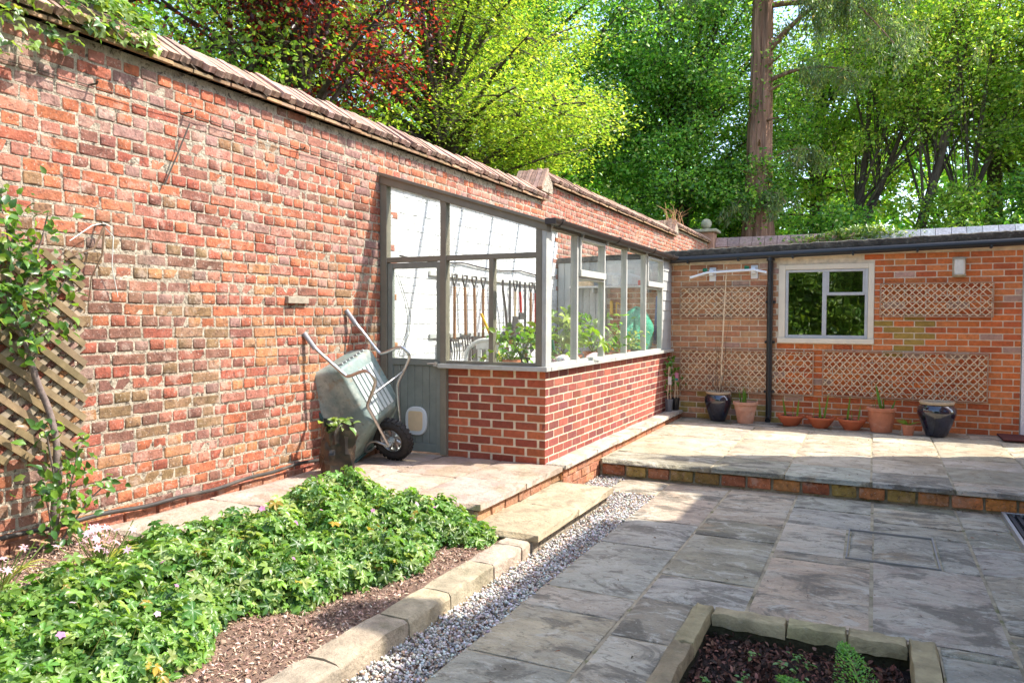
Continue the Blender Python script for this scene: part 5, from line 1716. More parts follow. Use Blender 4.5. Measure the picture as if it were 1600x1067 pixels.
# bench
bn = thing('potting_bench', 'dark potting bench along the greenhouse side windows', 'bench', (-2.95, 8.0, Z_LEDGE))
part('bench_top', m_oldwood, bn, (-3.22, XG-0.13, 6.12, 10.1, 0.97, 1.0))
for x in (-3.18, -2.70):
    for y in (6.2, 8.1, 10.0):
        part('leg', m_oldwood, bn, (x-0.025, x+0.025, y-0.025, y+0.025, 0.2, 0.97))
rl = np.random.default_rng(111)
def bench_plant(label, x, y, potr, poth, n, spread, h, leaf, cols, tpl, potmat=None, group='plants on the greenhouse bench', extra=None, zb=1.0):
    t = thing('potted_plant', label, 'plant', (x, y, zb), group)
    k = MB()
    k.lathe([(potr*0.72, 0), (potr*0.86, poth*0.8), (potr, poth*0.82), (potr, poth), (potr*0.9, poth), (potr*0.85, poth*0.7)], 20)
    k.build('pot', potmat or m_terra, t, smooth=35, local=True)
    compost(t, potr*0.85, poth*0.88)
    P = np.column_stack([rl.normal(0, spread*1.15, n), rl.normal(0, spread*1.25, n), poth+1.15*h*rl.random(n)**0.8])
    D, N = frames(rl, n, 0.5)
    out = P.copy(); out[:, 2] = 0
    D = D*0.5+out/(np.linalg.norm(out, axis=1)[:, None]+1e-6)*0.8
    D -= N*np.sum(D*N, 1)[:, None]
    D /= np.linalg.norm(D, axis=1)[:, None]
    s_ = rl.uniform(0.7, 1.15, n)
    V, F, Cc = scatter_leaves(P, D, N, leaf[0]*s_, leaf[1]*s_, cols, tpl)
    np_obj('leaves', V, F, m_leaf, t, Cc, local=True)
    for i in range(10):
        q = P[rl.integers(n)]
        k = MB()
        k.tube([(rl.uniform(-0.02, 0.02), rl.uniform(-0.02, 0.02), poth*0.85), (q[0]*0.5, q[1]*0.5, poth+(q[2]-poth)*0.6), tuple(q)], [0.006, 0.004, 0.003], 5)
        k.build('stem', M('stem', (0.16, 0.22, 0.05), 0.7) if i == 0 and 'stem' not in bpy.data.materials else bpy.data.materials['stem'], t, smooth=60, local=True)
    return t
GR = [(0.12, 0.26, 0.03), (0.22, 0.38, 0.04), (0.07, 0.16, 0.03)]
bench_plant('broad-leaved pale green plant behind the first side pane', -2.84, 7.05, 0.10, 0.14, 44, 0.13, 0.36, (0.27, 0.20), pal(rl, 44, [(0.26, 0.40, 0.04), (0.34, 0.46, 0.06), (0.16, 0.30, 0.03)], [2, 2, 1]), T_PALM)
bench_plant('tall thin plant topped by one big leaf in the first side pane', -2.80, 7.35, 0.08, 0.12, 7, 0.03, 0.55, (0.20, 0.14), pal(rl, 7, GR, [1, 1, 0.4]), T_PALM)
bench_plant('bushy green plant behind the second side pane', -2.84, 8.0, 0.11, 0.13, 150, 0.14, 0.36, (0.085, 0.05), pal(rl, 150, GR, [2, 1.5, 1]), T_OVAL)
bench_plant('low marigold plant with orange flowers in a red pot', -2.72, 8.15, 0.075, 0.11, 60, 0.06, 0.12, (0.05, 0.035), pal(rl, 60, GR+[(0.75, 0.25, 0.02)], [2, 1, 1, 0.5]), T_OVAL)
bench_plant('pale variegated plant in a terracotta pot behind the third side pane', -2.74, 8.85, 0.08, 0.12, 90, 0.09, 0.20, (0.06, 0.04), pal(rl, 90, [(0.34, 0.42, 0.14), (0.20, 0.32, 0.06)], [2, 1]), T_OVAL)
bench_plant('small plant in a dark pot near the third mullion', -2.72, 9.15, 0.075, 0.11, 50, 0.06, 0.12, (0.055, 0.04), pal(rl, 50, GR, [2, 1, 1]), T_OVAL, m_black)
bench_plant('leafy plant in a terracotta pot seen through the right front pane', -2.98, 6.20, 0.085, 0.12, 80, 0.10, 0.24, (0.08, 0.055), pal(rl, 80, GR, [2, 2, 1]), T_OVAL)
bench_plant('dark pot of red-brown leaves behind the right front pane', -3.08, 6.62, 0.09, 0.12, 90, 0.10, 0.26, (0.08, 0.05), pal(rl, 90, GR+[(0.18, 0.10, 0.05)], [1, 1, 2, 1.5]), T_OVAL, m_black)
bench_plant('lime green low plant at the foot of the window mullion', -3.13, 6.24, 0.07, 0.08, 40, 0.07, 0.07, (0.07, 0.06), pal(rl, 40, [(0.40, 0.50, 0.04), (0.28, 0.42, 0.04)], [1, 1]), T_PALM)
def lumpy(name, label, cat, c, r, mat, seed, sq=0.18, fold=7):
    rr = np.random.default_rng(seed)
    k = MB()
    n, m = 18, 28
    V = []
    ph = rr.uniform(0, 6.28, 4)
    for i in range(n+1):
        th_ = math.pi*i/n
        for j in range(m):
            a = 2*math.pi*j/m
            f_ = 1+sq*(0.5*math.sin(fold*a+ph[0]+3*th_)+0.4*math.sin(3*a-4*th_+ph[1])+0.3*math.sin(11*a+5*th_+ph[2]))
            V.append((c[0]+r[0]*f_*math.sin(th_)*math.cos(a), c[1]+r[1]*f_*math.sin(th_)*math.sin(a), c[2]+r[2]*math.cos(th_)*(1+0.3*sq*math.sin(3*a+ph[3]))))
    k.add(V, [(i*m+j, (i+1)*m+j, (i+1)*m+(j+1) % m, i*m+(j+1) % m) for i in range(n) for j in range(m)])
    return tag(k.build(name, mat, smooth=50), label, cat)
lumpy('fabric_bundle', 'pink and white fabric bundle on the bench in the first side pane', 'bundle', (-2.70, 6.85, 1.07), (0.08, 0.30, 0.08), M('pink_fabric', (0.60, 0.36, 0.38), 0.8, layers=((9, 0.5, 0.55, (0.75, 0.72, 0.68), 0.9), (7, 0.62, 0.66, (0.10, 0.30, 0.32), 0.8)), bump=(20, 0.6, 0.03)), 121)
lumpy('fabric_bundle', 'pink bag lying under the bushy plant in the second side pane', 'bag', (-2.70, 7.70, 1.06), (0.08, 0.24, 0.07), M('pink_bag', (0.72, 0.52, 0.56), 0.6, bump=(20, 0.6, 0.03)), 122)
lumpy('green_sack', 'bright green plastic sack on the bench near the corner', 'sack', (-2.84, 9.72, 1.28), (0.20, 0.30, 0.36), m_greensack, 123, 0.2)
k = MB()
k.bar((-2.68, 10.10, 1.15), (-2.66, 10.16, 1.80), 0.04, 0.12, (0, 1, 0))
tag(k.build('blue_board', m_blue, bevel=0.004), 'blue board leaning by the last side pane', 'board')
k = MB()
k.tube([(-2.80, 9.72, 1.5), (-2.72, 9.98, 2.15)], 0.014, 8)
tag(k.build('brush_pole', m_dirtywhite, smooth=60), 'white pole leaning up from the green sack', 'pole')
t = thing('wall_shelf', 'narrow white shelf with small things across the end wall', 'shelf', (-3.3, YB-0.12, 1.93))
part('shelf_board', m_dirtywhite, t, (-3.95, XG-0.06, YB-0.22, YB-0.055, 1.93, 1.955))
for x in (-3.6, -2.8): part('shelf_bracket', m_dirtywhite, t, (x-0.01, x+0.01, YB-0.2, YB-0.052, 1.86, 1.93))
for lab, x0, x1, h, mt in (('wooden box on the shelf left end', -3.9, -3.62, 0.07, m_pale_wood), ('white jar on the shelf', -3.32, -3.22, 0.13, m_dirtywhite), ('red tin on the shelf right end', -2.95, -2.80, 0.07, m_red)):
    k = MB()
    k.box(x0, x1, YB-0.19, YB-0.09, 1.956, 1.956+h)
    tag(k.build('shelf_item', mt, bevel=0.012), lab, 'box')
t = thing('yellow_tool', 'yellow handled hand tool hanging on the brick end wall', 'tool', (-3.3, YB-0.03, 1.55))
part('handle', m_yellow, t, (-3.40, -3.35, YB-0.05, YB-0.01, 1.55, 1.75), bevel=0.012)
k = MB()
k.tube([(-3.30, YB-0.04, 1.72), (-3.30, YB-0.04, 1.55), (-3.20, YB-0.04, 1.53), (-3.19, YB-0.04, 1.68), (-3.30, YB-0.04, 1.72)], 0.012, 6)
k.build('frame', m_yellow, t, smooth=50)

# ================================================================== PLANTS IN THE BEDS
# expanding trellis on the old wall
tr = thing('trellis_panel', 'weathered diagonal timber trellis on the old wall behind the climbing rose', 'trellis', (XW, 2.3, 0.72))
ta, tb, tz0, tz1 = 1.3, 2.88, 0.72, 1.86
unit = MB()
unit.box(-0.5, 0.5, -0.5, 0.5, -0.5, 0.5)
me = None
for s_ in (1, -1):
    c = -1.6
    while c < tb-ta+1.6:
        sl_ = 0.80
        t0, t1 = 0.0, tz1-tz0
        p, q = [], []
        lo, hi = 0.0, (tz1-tz0)/sl_
        a0, a1 = max(lo, -c), min(hi, (tb-ta)-c)
        if a1-a0 > 0.06:
            P0, P1 = (c+a0, sl_*a0), (c+a1, sl_*a1)
            if s_ > 0: P0, P1 = ((tb-ta)-P0[0], P0[1]), ((tb-ta)-P1[0], P1[1])
            L = math.hypot(P1[0]-P0[0], P1[1]-P0[1])
            if me is None:
                o = unit.build('slat', m_slat, tr, bevel=0.0)
                me = o.data
            else:
                o = bpy.data.objects.new('slat', me)
                link(o, tr)
            o.matrix_basis = Matrix.Translation((XW+(0.062 if s_ > 0 else 0.046), ta+(P0[0]+P1[0])/2, tz0+(P0[1]+P1[1])/2)) @ Matrix.Rotation(math.atan2(P1[1]-P0[1], P1[0]-P0[0]), 4, 'X') @ Matrix.Diagonal((0.014, L+random.uniform(0, 0.03), 0.037, 1))
            o.color = (*jit((0.225, 0.16, 0.085) if s_ > 0 else (0.28, 0.225, 0.155), rs, 0.2), 1)
        c += 0.135+random.uniform(-0.006, 0.006)

rr = np.random.default_rng(131)
rose = thing('climbing_rose', 'leafy climbing rose growing up the trellis on the old wall', 'rose', (-4.06, 2.60, 0.2))
k = MB()
k.tube(smooth_path([(-4.04, 2.60, 0.18), (-4.06, 2.64, 0.45), (-4.05, 2.655, 0.75), (-4.08, 2.63, 0.98), (-4.09, 2.56, 1.15), (-4.08, 2.50, 1.38), (-4.07, 2.40, 1.5), (-4.06, 2.42, 1.85), (-4.05, 2.46, 2.05)], 2), [0.024]*10+[0.018]*10+[0.012]*10+[0.006]*20, 8)
k.build('stem', m_rosestem, rose, smooth=60)
SH = [[(-4.03, 2.60, 0.2), (-3.98, 2.70, 0.38), (-3.94, 2.80, 0.52), (-3.92, 2.90, 0.55)], [(-4.03, 2.60, 0.2), (-3.97, 2.55, 0.45), (-3.94, 2.48, 0.62)], [(-4.04, 2.62, 0.25), (-3.99, 2.68, 0.55), (-3.97, 2.72, 0.80)], [(-4.05, 2.63, 0.6), (-4.0, 2.56, 0.85), (-3.97, 2.53, 0.92)], [(-4.07, 2.5, 1.38), (-4.0, 2.6, 1.6), (-3.97, 2.7, 1.75)], [(-4.06, 2.42, 1.6), (-3.97, 2.36, 1.9), (-3.95, 2.3, 2.1)], [(-4.06, 2.43, 1.5), (-3.98, 2.52, 1.85), (-3.96, 2.56, 2.06)], [(-4.08, 2.5, 1.3), (-3.98, 2.55, 1.42), (-3.95, 2.64, 1.45)]]
PP = []
for s_ in SH:
    k = MB()
    sp_ = smooth_path(s_, 1)
    k.tube(sp_, list(np.linspace(0.007, 0.003, len(sp_))), 6)
    k.build('shoot', m_rosestem, rose, smooth=60)
    for p in sp_:
        for _ in range(5): PP.append(np.array(p)+rr.normal(0, 0.035, 3))
for c, s_, n in (((-3.99, 2.36, 1.80), (0.05, 0.12, 0.17), 220), ((-3.98, 2.46, 1.68), (0.05, 0.11, 0.10), 95), ((-3.97, 2.30, 1.45), (0.05, 0.12, 0.1), 40), ((-3.95, 2.66, 0.42), (0.05, 0.07, 0.10), 55), ((-3.95, 2.70, 0.68), (0.04, 0.07, 0.06), 22), ((-3.95, 2.54, 0.66), (0.04, 0.06, 0.08), 22)):
    PP += list(np.array(c)+rr.normal(size=(n, 3))*np.array(s_))
P = np.array(PP)
P = P[P[:, 0] > XW+0.05]
n = len(P)
D, N = frames(rr, n, 0.35)
N = N+np.array([0.5, -0.1, 0.2]); N /= np.linalg.norm(N, axis=1)[:, None]
D -= N*np.sum(D*N, 1)[:, None]; D /= np.linalg.norm(D, axis=1)[:, None]
s_ = rr.uniform(0.75, 1.2, n)
V, F, Cc = scatter_leaves(P, D, N, 0.060*s_, 0.037*s_, pal(rr, n, [(0.09, 0.20, 0.03), (0.16, 0.29, 0.04), (0.05, 0.13, 0.03), (0.24, 0.34, 0.05), (0.22, 0.13, 0.06)], [3, 2.5, 2, 1, 0.25]), T_OVAL)
np_obj('leaves', V, F, m_leaf, rose, Cc)

# ivy on the coping
def ivy(label, P, normal, size, seed, name='ivy'):
    r = np.random.default_rng(seed)
    n = len(P)
    D, N = frames(r, n, 0.3)
    N = N*0.7+np.array(normal); N /= np.linalg.norm(N, axis=1)[:, None]
    D = D+np.array([0.2, 0, -0.9]); D -= N*np.sum(D*N, 1)[:, None]; D /= np.linalg.norm(D, axis=1)[:, None]
    s_ = r.uniform(0.6, 1.25, n)*size
    V, F, Cc = scatter_leaves(P, D, N, s_, s_, pal(r, n, [(0.17, 0.27, 0.05), (0.26, 0.36, 0.06), (0.08, 0.17, 0.03), (0.32, 0.38, 0.08)], [3, 2, 2, 1]), T_IVY)
    return n, V, F, Cc
n = 900
yv = 1.3+2.1*rr.random(n)**0.75
s = rr.random(n)
off = -0.28*s+0.13+rr.normal(0, 0.03, n)
zz = np.where(off > 0.06, E1+0.10-rr.random(n)**1.2*0.30*np.clip((3.35-yv)/0.7, 0.35, 1.5), E1+0.16+(0.10-off)*0.72)+rr.uniform(0, 0.05, n)
P = np.column_stack([XW+np.where(off > 0.06, rr.uniform(0.08, 0.17, n), off), yv, zz])
iv = thing('ivy', 'ivy trailing over the coping at the near end of the old wall', 'ivy', (XW, 2.4, E1))
_, V, F, Cc = ivy('', P, (0.6, 0, 0.5), 0.085, 132)
np_obj('leaves', V, F, m_leaf, iv, Cc)
for i in range(7):
    y0 = 1.4+i*0.28
    k = MB()
    k.tube(smooth_path([(XW-0.1, y0, E1+0.3), (XW+0.08, y0+0.08, E1+0.15), (XW+0.13, y0+0.18, E1+0.1), (XW+0.14, y0+0.3, E1+0.02)], 2), 0.005, 5)
    k.build('vine', m_twig, iv, smooth=60)

# cranesbill ground cover
rgm = np.random.default_rng(141)
def cover_h(x, y):
    e1 = np.clip((-2.47+0.30*np.clip((y-2.95)/1.1, 0, 1)+0.07*np.sin(y*4.3)+0.05*np.sin(y*9.1+1)-x)/0.30, 0, 1)
    e2 = np.clip((x+3.50+0.05*np.sin(y*5))/0.25, 0, 1)
    e3 = np.clip((4.50-y-0.10*np.clip(x+3.0, 0, 1))/0.30, 0, 1)
    w = 1-0.25*np.clip((2.9-y)/1.5, 0, 1)
    return 0.285*w*np.sqrt(e1)*np.sqrt(e2)*np.sqrt(e3)*(0.74+0.16*np.sin(x*8+y*5)*np.sin(y*7-x*3)+0.16*np.sin(x*17+1.3*np.sin(y*9))*np.sin(y*15+1.1*np.sin(x*11)))
n = 30000
x, y = rgm.uniform(-3.52, -2.13, n), rgm.uniform(0.9, 4.48, n)
h = cover_h(x, y)
keep = h > 0.035
x, y, h = x[keep], y[keep], h[keep]
x, y, h = x[:14500], y[:14500], h[:14500]
n = len(x)
lev = rgm.random(n)**0.45
z = bed_z(x, y)+h*lev+rgm.normal(0, 0.026, n)
D, N = frames(rgm, n, 0.55)
gx = (cover_h(x+0.03, y)-cover_h(x-0.03, y))/0.06
gy = (cover_h(x, y+0.03)-cover_h(x, y-0.03))/0.06
N = N+np.column_stack([-gx, -gy, np.ones(n)*0.4])*0.6
N /= np.linalg.norm(N, axis=1)[:, None]
D -= N*np.sum(D*N, 1)[:, None]; D /= np.linalg.norm(D, axis=1)[:, None]
s_ = 0.04+0.068*rgm.random(n)**1.2
cl = pal(rgm, n, [(0.14, 0.265, 0.05), (0.21, 0.345, 0.07), (0.07, 0.165, 0.03), (0.34, 0.44, 0.13), (0.42, 0.31, 0.05)], [4, 3.4, 2.6, 1.8, 0.09], 0.28)
V, F, Cc = scatter_leaves(np.column_stack([x, y, z]), D, N, s_, s_, cl, T_GERAN)
ger = np_obj('cranesbill_ground_cover', V, F, m_leaf, None, Cc)
tag(ger, 'lush green cranesbill ground cover filling the border along the kerb', 'ground cover', kind='stuff')
# stems seen at the open edge
k = MB()
for i in range(420):
    y0 = rgm.uniform(1.3, 4.3)
    x0 = rgm.uniform(-3.3, -2.38)
    zz = bed_z(x0, y0)
    if cover_h(np.array(x0), np.array(y0)) < 0.17: continue
    k.tube([(x0, y0, zz), (x0+rgm.uniform(-0.02, 0.06), y0+rgm.uniform(-0.04, 0.04), zz+0.12), (x0+rgm.uniform(-0.03, 0.10), y0+rgm.uniform(-0.06, 0.06), zz+0.22)], [0.003, 0.0025, 0.002], 4, False)
o = k.build('stems', M('cranesbill_stem', (0.22, 0.20, 0.05), 0.7), ger)
o['kind'] = 'stuff'
def flower5(c, r, colr, parent, seed, name='flower', petals=5, tilt=None):
    q = np.random.default_rng(seed)
    D0, N0 = frames(q, 1, 0.6)
    D0, N0 = D0[0], N0[0]
    B0 = np.cross(N0, D0)
    Pq = np.tile(np.array(c), (petals, 1))
    Dq = np.array([D0*math.cos(2*math.pi*i/petals)+B0*math.sin(2*math.pi*i/petals)+N0*0.25 for i in range(petals)])
    Dq /= np.linalg.norm(Dq, axis=1)[:, None]
    Nq = np.tile(N0, (petals, 1)); Nq -= Dq*np.sum(Nq*Dq, 1)[:, None]; Nq /= np.linalg.norm(Nq, axis=1)[:, None]
    V, F, Cc = scatter_leaves(Pq, Dq, Nq, r, r*(0.95 if petals == 5 else 0.42), np.tile(np.array(jit(colr, q, 0.1)), (petals, 1)), T_OVAL)
    return np_obj(name, V, F, m_petal, parent, Cc)
FLW = [(-3.08, 2.62), (-2.95, 2.42), (-2.80, 2.45), (-2.72, 2.30), (-2.62, 2.12), (-2.95, 3.05), (-2.80, 3.35), (-2.70, 3.7), (-2.55, 3.95), (-2.45, 4.0), (-2.50, 3.82), (-2.75, 4.15), (-2.95, 4.2), (-2.62, 4.12), (-2.85, 3.2), (-2.60, 2.9), (-2.9, 1.95), (-2.75, 1.8), (-3.05, 4.1), (-2.52, 4.08)]
for i, (fx, fy) in enumerate(FLW):
    fz = float(bed_z(np.array(fx), np.array(fy))+cover_h(np.array(fx), np.array(fy)))+0.045
    flower5((fx, fy, fz), 0.012+0.004*(i % 3), (0.60, 0.28, 0.50) if i % 4 else (0.66, 0.46, 0.60), ger, 150+i, 'flower')

# pale pink nerines and their straggling leaves beside the path edging
for ti, (lab, cx_, cy_, nf) in enumerate((('larger clump of pale pink bulb flowers by the path edging', -3.42, 2.45, 40), ('smaller pale pink bulb flowers at the left edge of the border', -3.60, 2.08, 20))):
    t = thing('pink_bulb_flowers', lab, 'flowers', (cx_, cy_, 0.22), 'pale pink bulb flowers')
    for i in range(nf):
        a = rr.uniform(0, 6.28)
        fx, fy, fz = cx_+rr.normal(0, 0.075), cy_+rr.normal(0, 0.085), 0.40+rr.uniform(-0.05, 0.08)
        k = MB()
        k.tube([(cx_+rr.normal(0, 0.03), cy_+rr.normal(0, 0.03), 0.2), ((fx+cx_)/2, (fy+cy_)/2, 0.32), (fx, fy, fz)], 0.0028, 5)
        k.build('flower_stem', bpy.data.materials['stem'], t, smooth=60)
        flower5((fx, fy, fz), 0.025, (0.70, 0.47, 0.57), t, 300+ti*50+i, 'flower', 6)
    for i in range(14):
        a = rr.uniform(-0.6, 0.6)+(1.3 if i % 2 else -1.7)
        L = rr.uniform(0.15, 0.38)
        pts = [(cx_+L*s*math.cos(a)*0.6, cy_+L*s*math.sin(a), 0.215+0.12*math.sin(s*3.0)*(1-s*0.4)+0.02) for s in np.linspace(0, 1, 6)]
        k = MB()
        k.ribbon(pts, [0.011, 0.013, 0.013, 0.011, 0.008, 0.001])
        k.build('strap_leaf', m_leaf, t, cols=[jit((0.42, 0.40, 0.08) if i % 3 else (0.25, 0.36, 0.06), rr, 0.15)]*len(k.v))

# seedlings and fronds in the sunken bed
rse = np.random.default_rng(161)
for i in range(26):
    sx, sy = rse.uniform(-0.66, 0.10), rse.uniform(2.9, 3.72)
    n = int(rse.integers(5, 12))
    P = np.column_stack([rse.normal(0, 0.012, n), rse.normal(0, 0.012, n), 0.035+rse.uniform(0, 0.025, n)])+np.array([sx, sy, -0.09])
    D, N = frames(rse, n, 0.75)
    V, F, Cc = scatter_leaves(P, D, N, rse.uniform(0.016, 0.030, n), 0.018, pal(rse, n, [(0.12, 0.28, 0.05), (0.20, 0.36, 0.09)], [1, 1]), T_OVAL)
    tag(np_obj('seedling', V, F, m_leaf, None, Cc), 'tiny green weed seedling among the leaf litter of the sunken bed', 'seedling', 'weed seedlings in the sunken bed')
def frond(label, base, tip, wid, seed):
    r = np.random.default_rng(seed)
    t = thing('fern_frond', label, 'fern', base)
    bse, tp_ = np.array(base), np.array(tip)
    pts = [bse+(tp_-bse)*s+np.array([0, 0, 0.06*math.sin(s*3.1)]) for s in np.linspace(0, 1, 10)]
    k = MB()
    k.tube(pts, list(np.linspace(0.005, 0.0015, 10)), 5)
    k.build('midrib', bpy.data.materials['stem'], t, smooth=60)
    ax = (tp_-bse)/np.linalg.norm(tp_-bse)
    bx_ = np.cross((0, 0, 1.0), ax); bx_ /= np.linalg.norm(bx_)
    Ps, Ds, Ls = [], [], []
    for s in np.linspace(0.05, 0.99, 46):
        p = bse+(tp_-bse)*s+np.array([0, 0, 0.06*math.sin(s*3.1)])
        Lw = wid*(1-s)**0.8+0.012
        for sd in (-1, 1):
            for q in np.linspace(0.05, 1, 9):
                Ps.append(p+bx_*sd*Lw*q+ax*0.35*Lw*q+np.array([0, 0, -0.25*Lw*q*q])+r.normal(0, 0.003, 3))
                Ds.append(bx_*sd*0.6+ax*0.8+r.normal(0, 0.35, 3))
                Ls.append(0.022*(1-0.4*q))
    P, D = np.array(Ps), np.array(Ds)
    D /= np.linalg.norm(D, axis=1)[:, None]
    N = np.tile(np.array([0, 0, 1.0]), (len(P), 1))+r.normal(0, 0.3, (len(P), 3)); N -= D*np.sum(N*D, 1)[:, None]; N /= np.linalg.norm(N, axis=1)[:, None]
    V, F, Cc = scatter_leaves(P, D, N, np.array(Ls), np.array(Ls)*0.45, pal(r, len(P), [(0.10, 0.30, 0.02), (0.18, 0.40, 0.03)], [1, 1]), T_DIAMOND)
    np_obj('pinnae', V, F, m_leaf, t, Cc)
frond('upright bright green feathery frond in the sunken bed', (0.02, 3.02, -0.06), (-0.10, 3.66, 0.04), 0.11, 171)
frond('low bright green feathery frond at the front of the sunken bed', (-0.05, 2.85, -0.06), (-0.33, 3.32, -0.01), 0.10, 172)

# ================================================================== FAR WALL AND PIER
fwall = thing('far_garden_wall', 'brick garden wall with slab coping rising behind the flat roof', 'wall', (0, 21.6, 0))
part('brickwork_core', m_old_mortar, fwall, (XW-0.3, 9.0, 21.62, 21.95, -0.2, 3.50), bevel=0)
br = []
for r in range(9):
    z0 = 2.80+r*0.0765
    u = -4.1-(0.11 if r % 2 else 0)
    while u < 6.5:
        br.append((u, u+0.215, z0, z0+0.065, ro.uniform(-0.003, 0.003), jit([(0.36, 0.13, 0.10), (0.42, 0.16, 0.11), (0.30, 0.12, 0.11)][ro.integers(3)], ro, 0.15), False))
        u += 0.2265
lay_bricks(br, fwall, TPL_NEW_S, TPL_NEW_H, m_new_o, m_new_a, ('y', 21.615), 120, 'brick', 0.03, 'further_brickwork')
u = -4.05
i = 0
while u < 8.8:
    L = 0.34+random.uniform(-0.02, 0.02)
    k = MB()
    zt = 3.50+0.012*max(0, u)
    k.prism([(21.54, zt), (21.56, zt+0.07), (21.70, zt+0.27), (21.85, zt+0.27), (22.02, zt+0.07), (22.02, zt)], 'x', u+0.006, u+L-0.006)
    k.build('coping_slab', m_coping, fwall, color=jit((0.36, 0.25, 0.22) if u < -0.6 else (0.38, 0.38, 0.40), rs, 0.12))
    u += L
pr_ = thing('wall_pier', 'brick pier with a stone ball finial where the garden walls meet', 'pier', (-4.3, 21.6, 0))
part('shaft', m_new_a if False else m_render, pr_, (-4.56, -4.06, 21.35, 21.85, -0.2, 3.90), bevel=0.01)
part('cap', m_stonepale, pr_, (-4.66, -3.96, 21.25, 21.95, 3.905, 3.99), bevel=0.02)
k = MB()
k.lathe([(0.06, 0), (0.07, 0.03)]+[(max(0.001, 0.15*math.sin(a)), 0.17-0.15*math.cos(a)) for a in np.linspace(0.45, math.pi, 14)], 24, (-4.31, 21.6, 3.99))
k.build('ball_finial', m_stonepale, pr_, smooth=60)
n = 1500
P = np.column_stack([rr.normal(-0.7, 0.75, n), rr.uniform(21.45, 21.95, n), np.zeros(n)])
P[:, 2] = 3.72+0.28*np.exp(-((P[:, 0]+0.2)/0.9)**2)*rr.random(n)**0.5-rr.random(n)*0.35
ivf = thing('ivy', 'ivy mound spilling over the far garden wall', 'ivy', (-0.7, 21.6, 3.6))
_, V, F, Cc = ivy('', P, (0.2, -0.5, 0.6), 0.12, 133)
np_obj('leaves', V, F, m_leaf, ivf, Cc)
# dry twigs growing on the stepped end of the old wall
tw = thing('wall_weed', 'dry orange twiggy weed on the far step of the old wall', 'weed', (XW, 17.5, 3.7))
for i in range(26):
    a = rr.uniform(0, 6.28)
    k = MB()
    L = rr.uniform(0.25, 0.6)
    b0_ = (XW+rr.uniform(-0.15, 0.1), 17.2+rr.uniform(0, 0.9), 3.62+rr.uniform(0, 0.15))
    k.tube([b0_, (b0_[0]+0.25*L*math.cos(a), b0_[1]+0.25*L*math.sin(a), b0_[2]+0.6*L), (b0_[0]+0.6*L*math.cos(a), b0_[1]+0.6*L*math.sin(a), b0_[2]+0.8*L)], [0.006, 0.004, 0.002], 4)
    k.build('twig', M('dry_twig', (0.42, 0.22, 0.10), 0.8) if i == 0 else bpy.data.materials['dry_twig'], tw)

# ================================================================== TREES
def cull(P, D, m=0.30):
    """thin out leaves far outside the picture"""
    return P

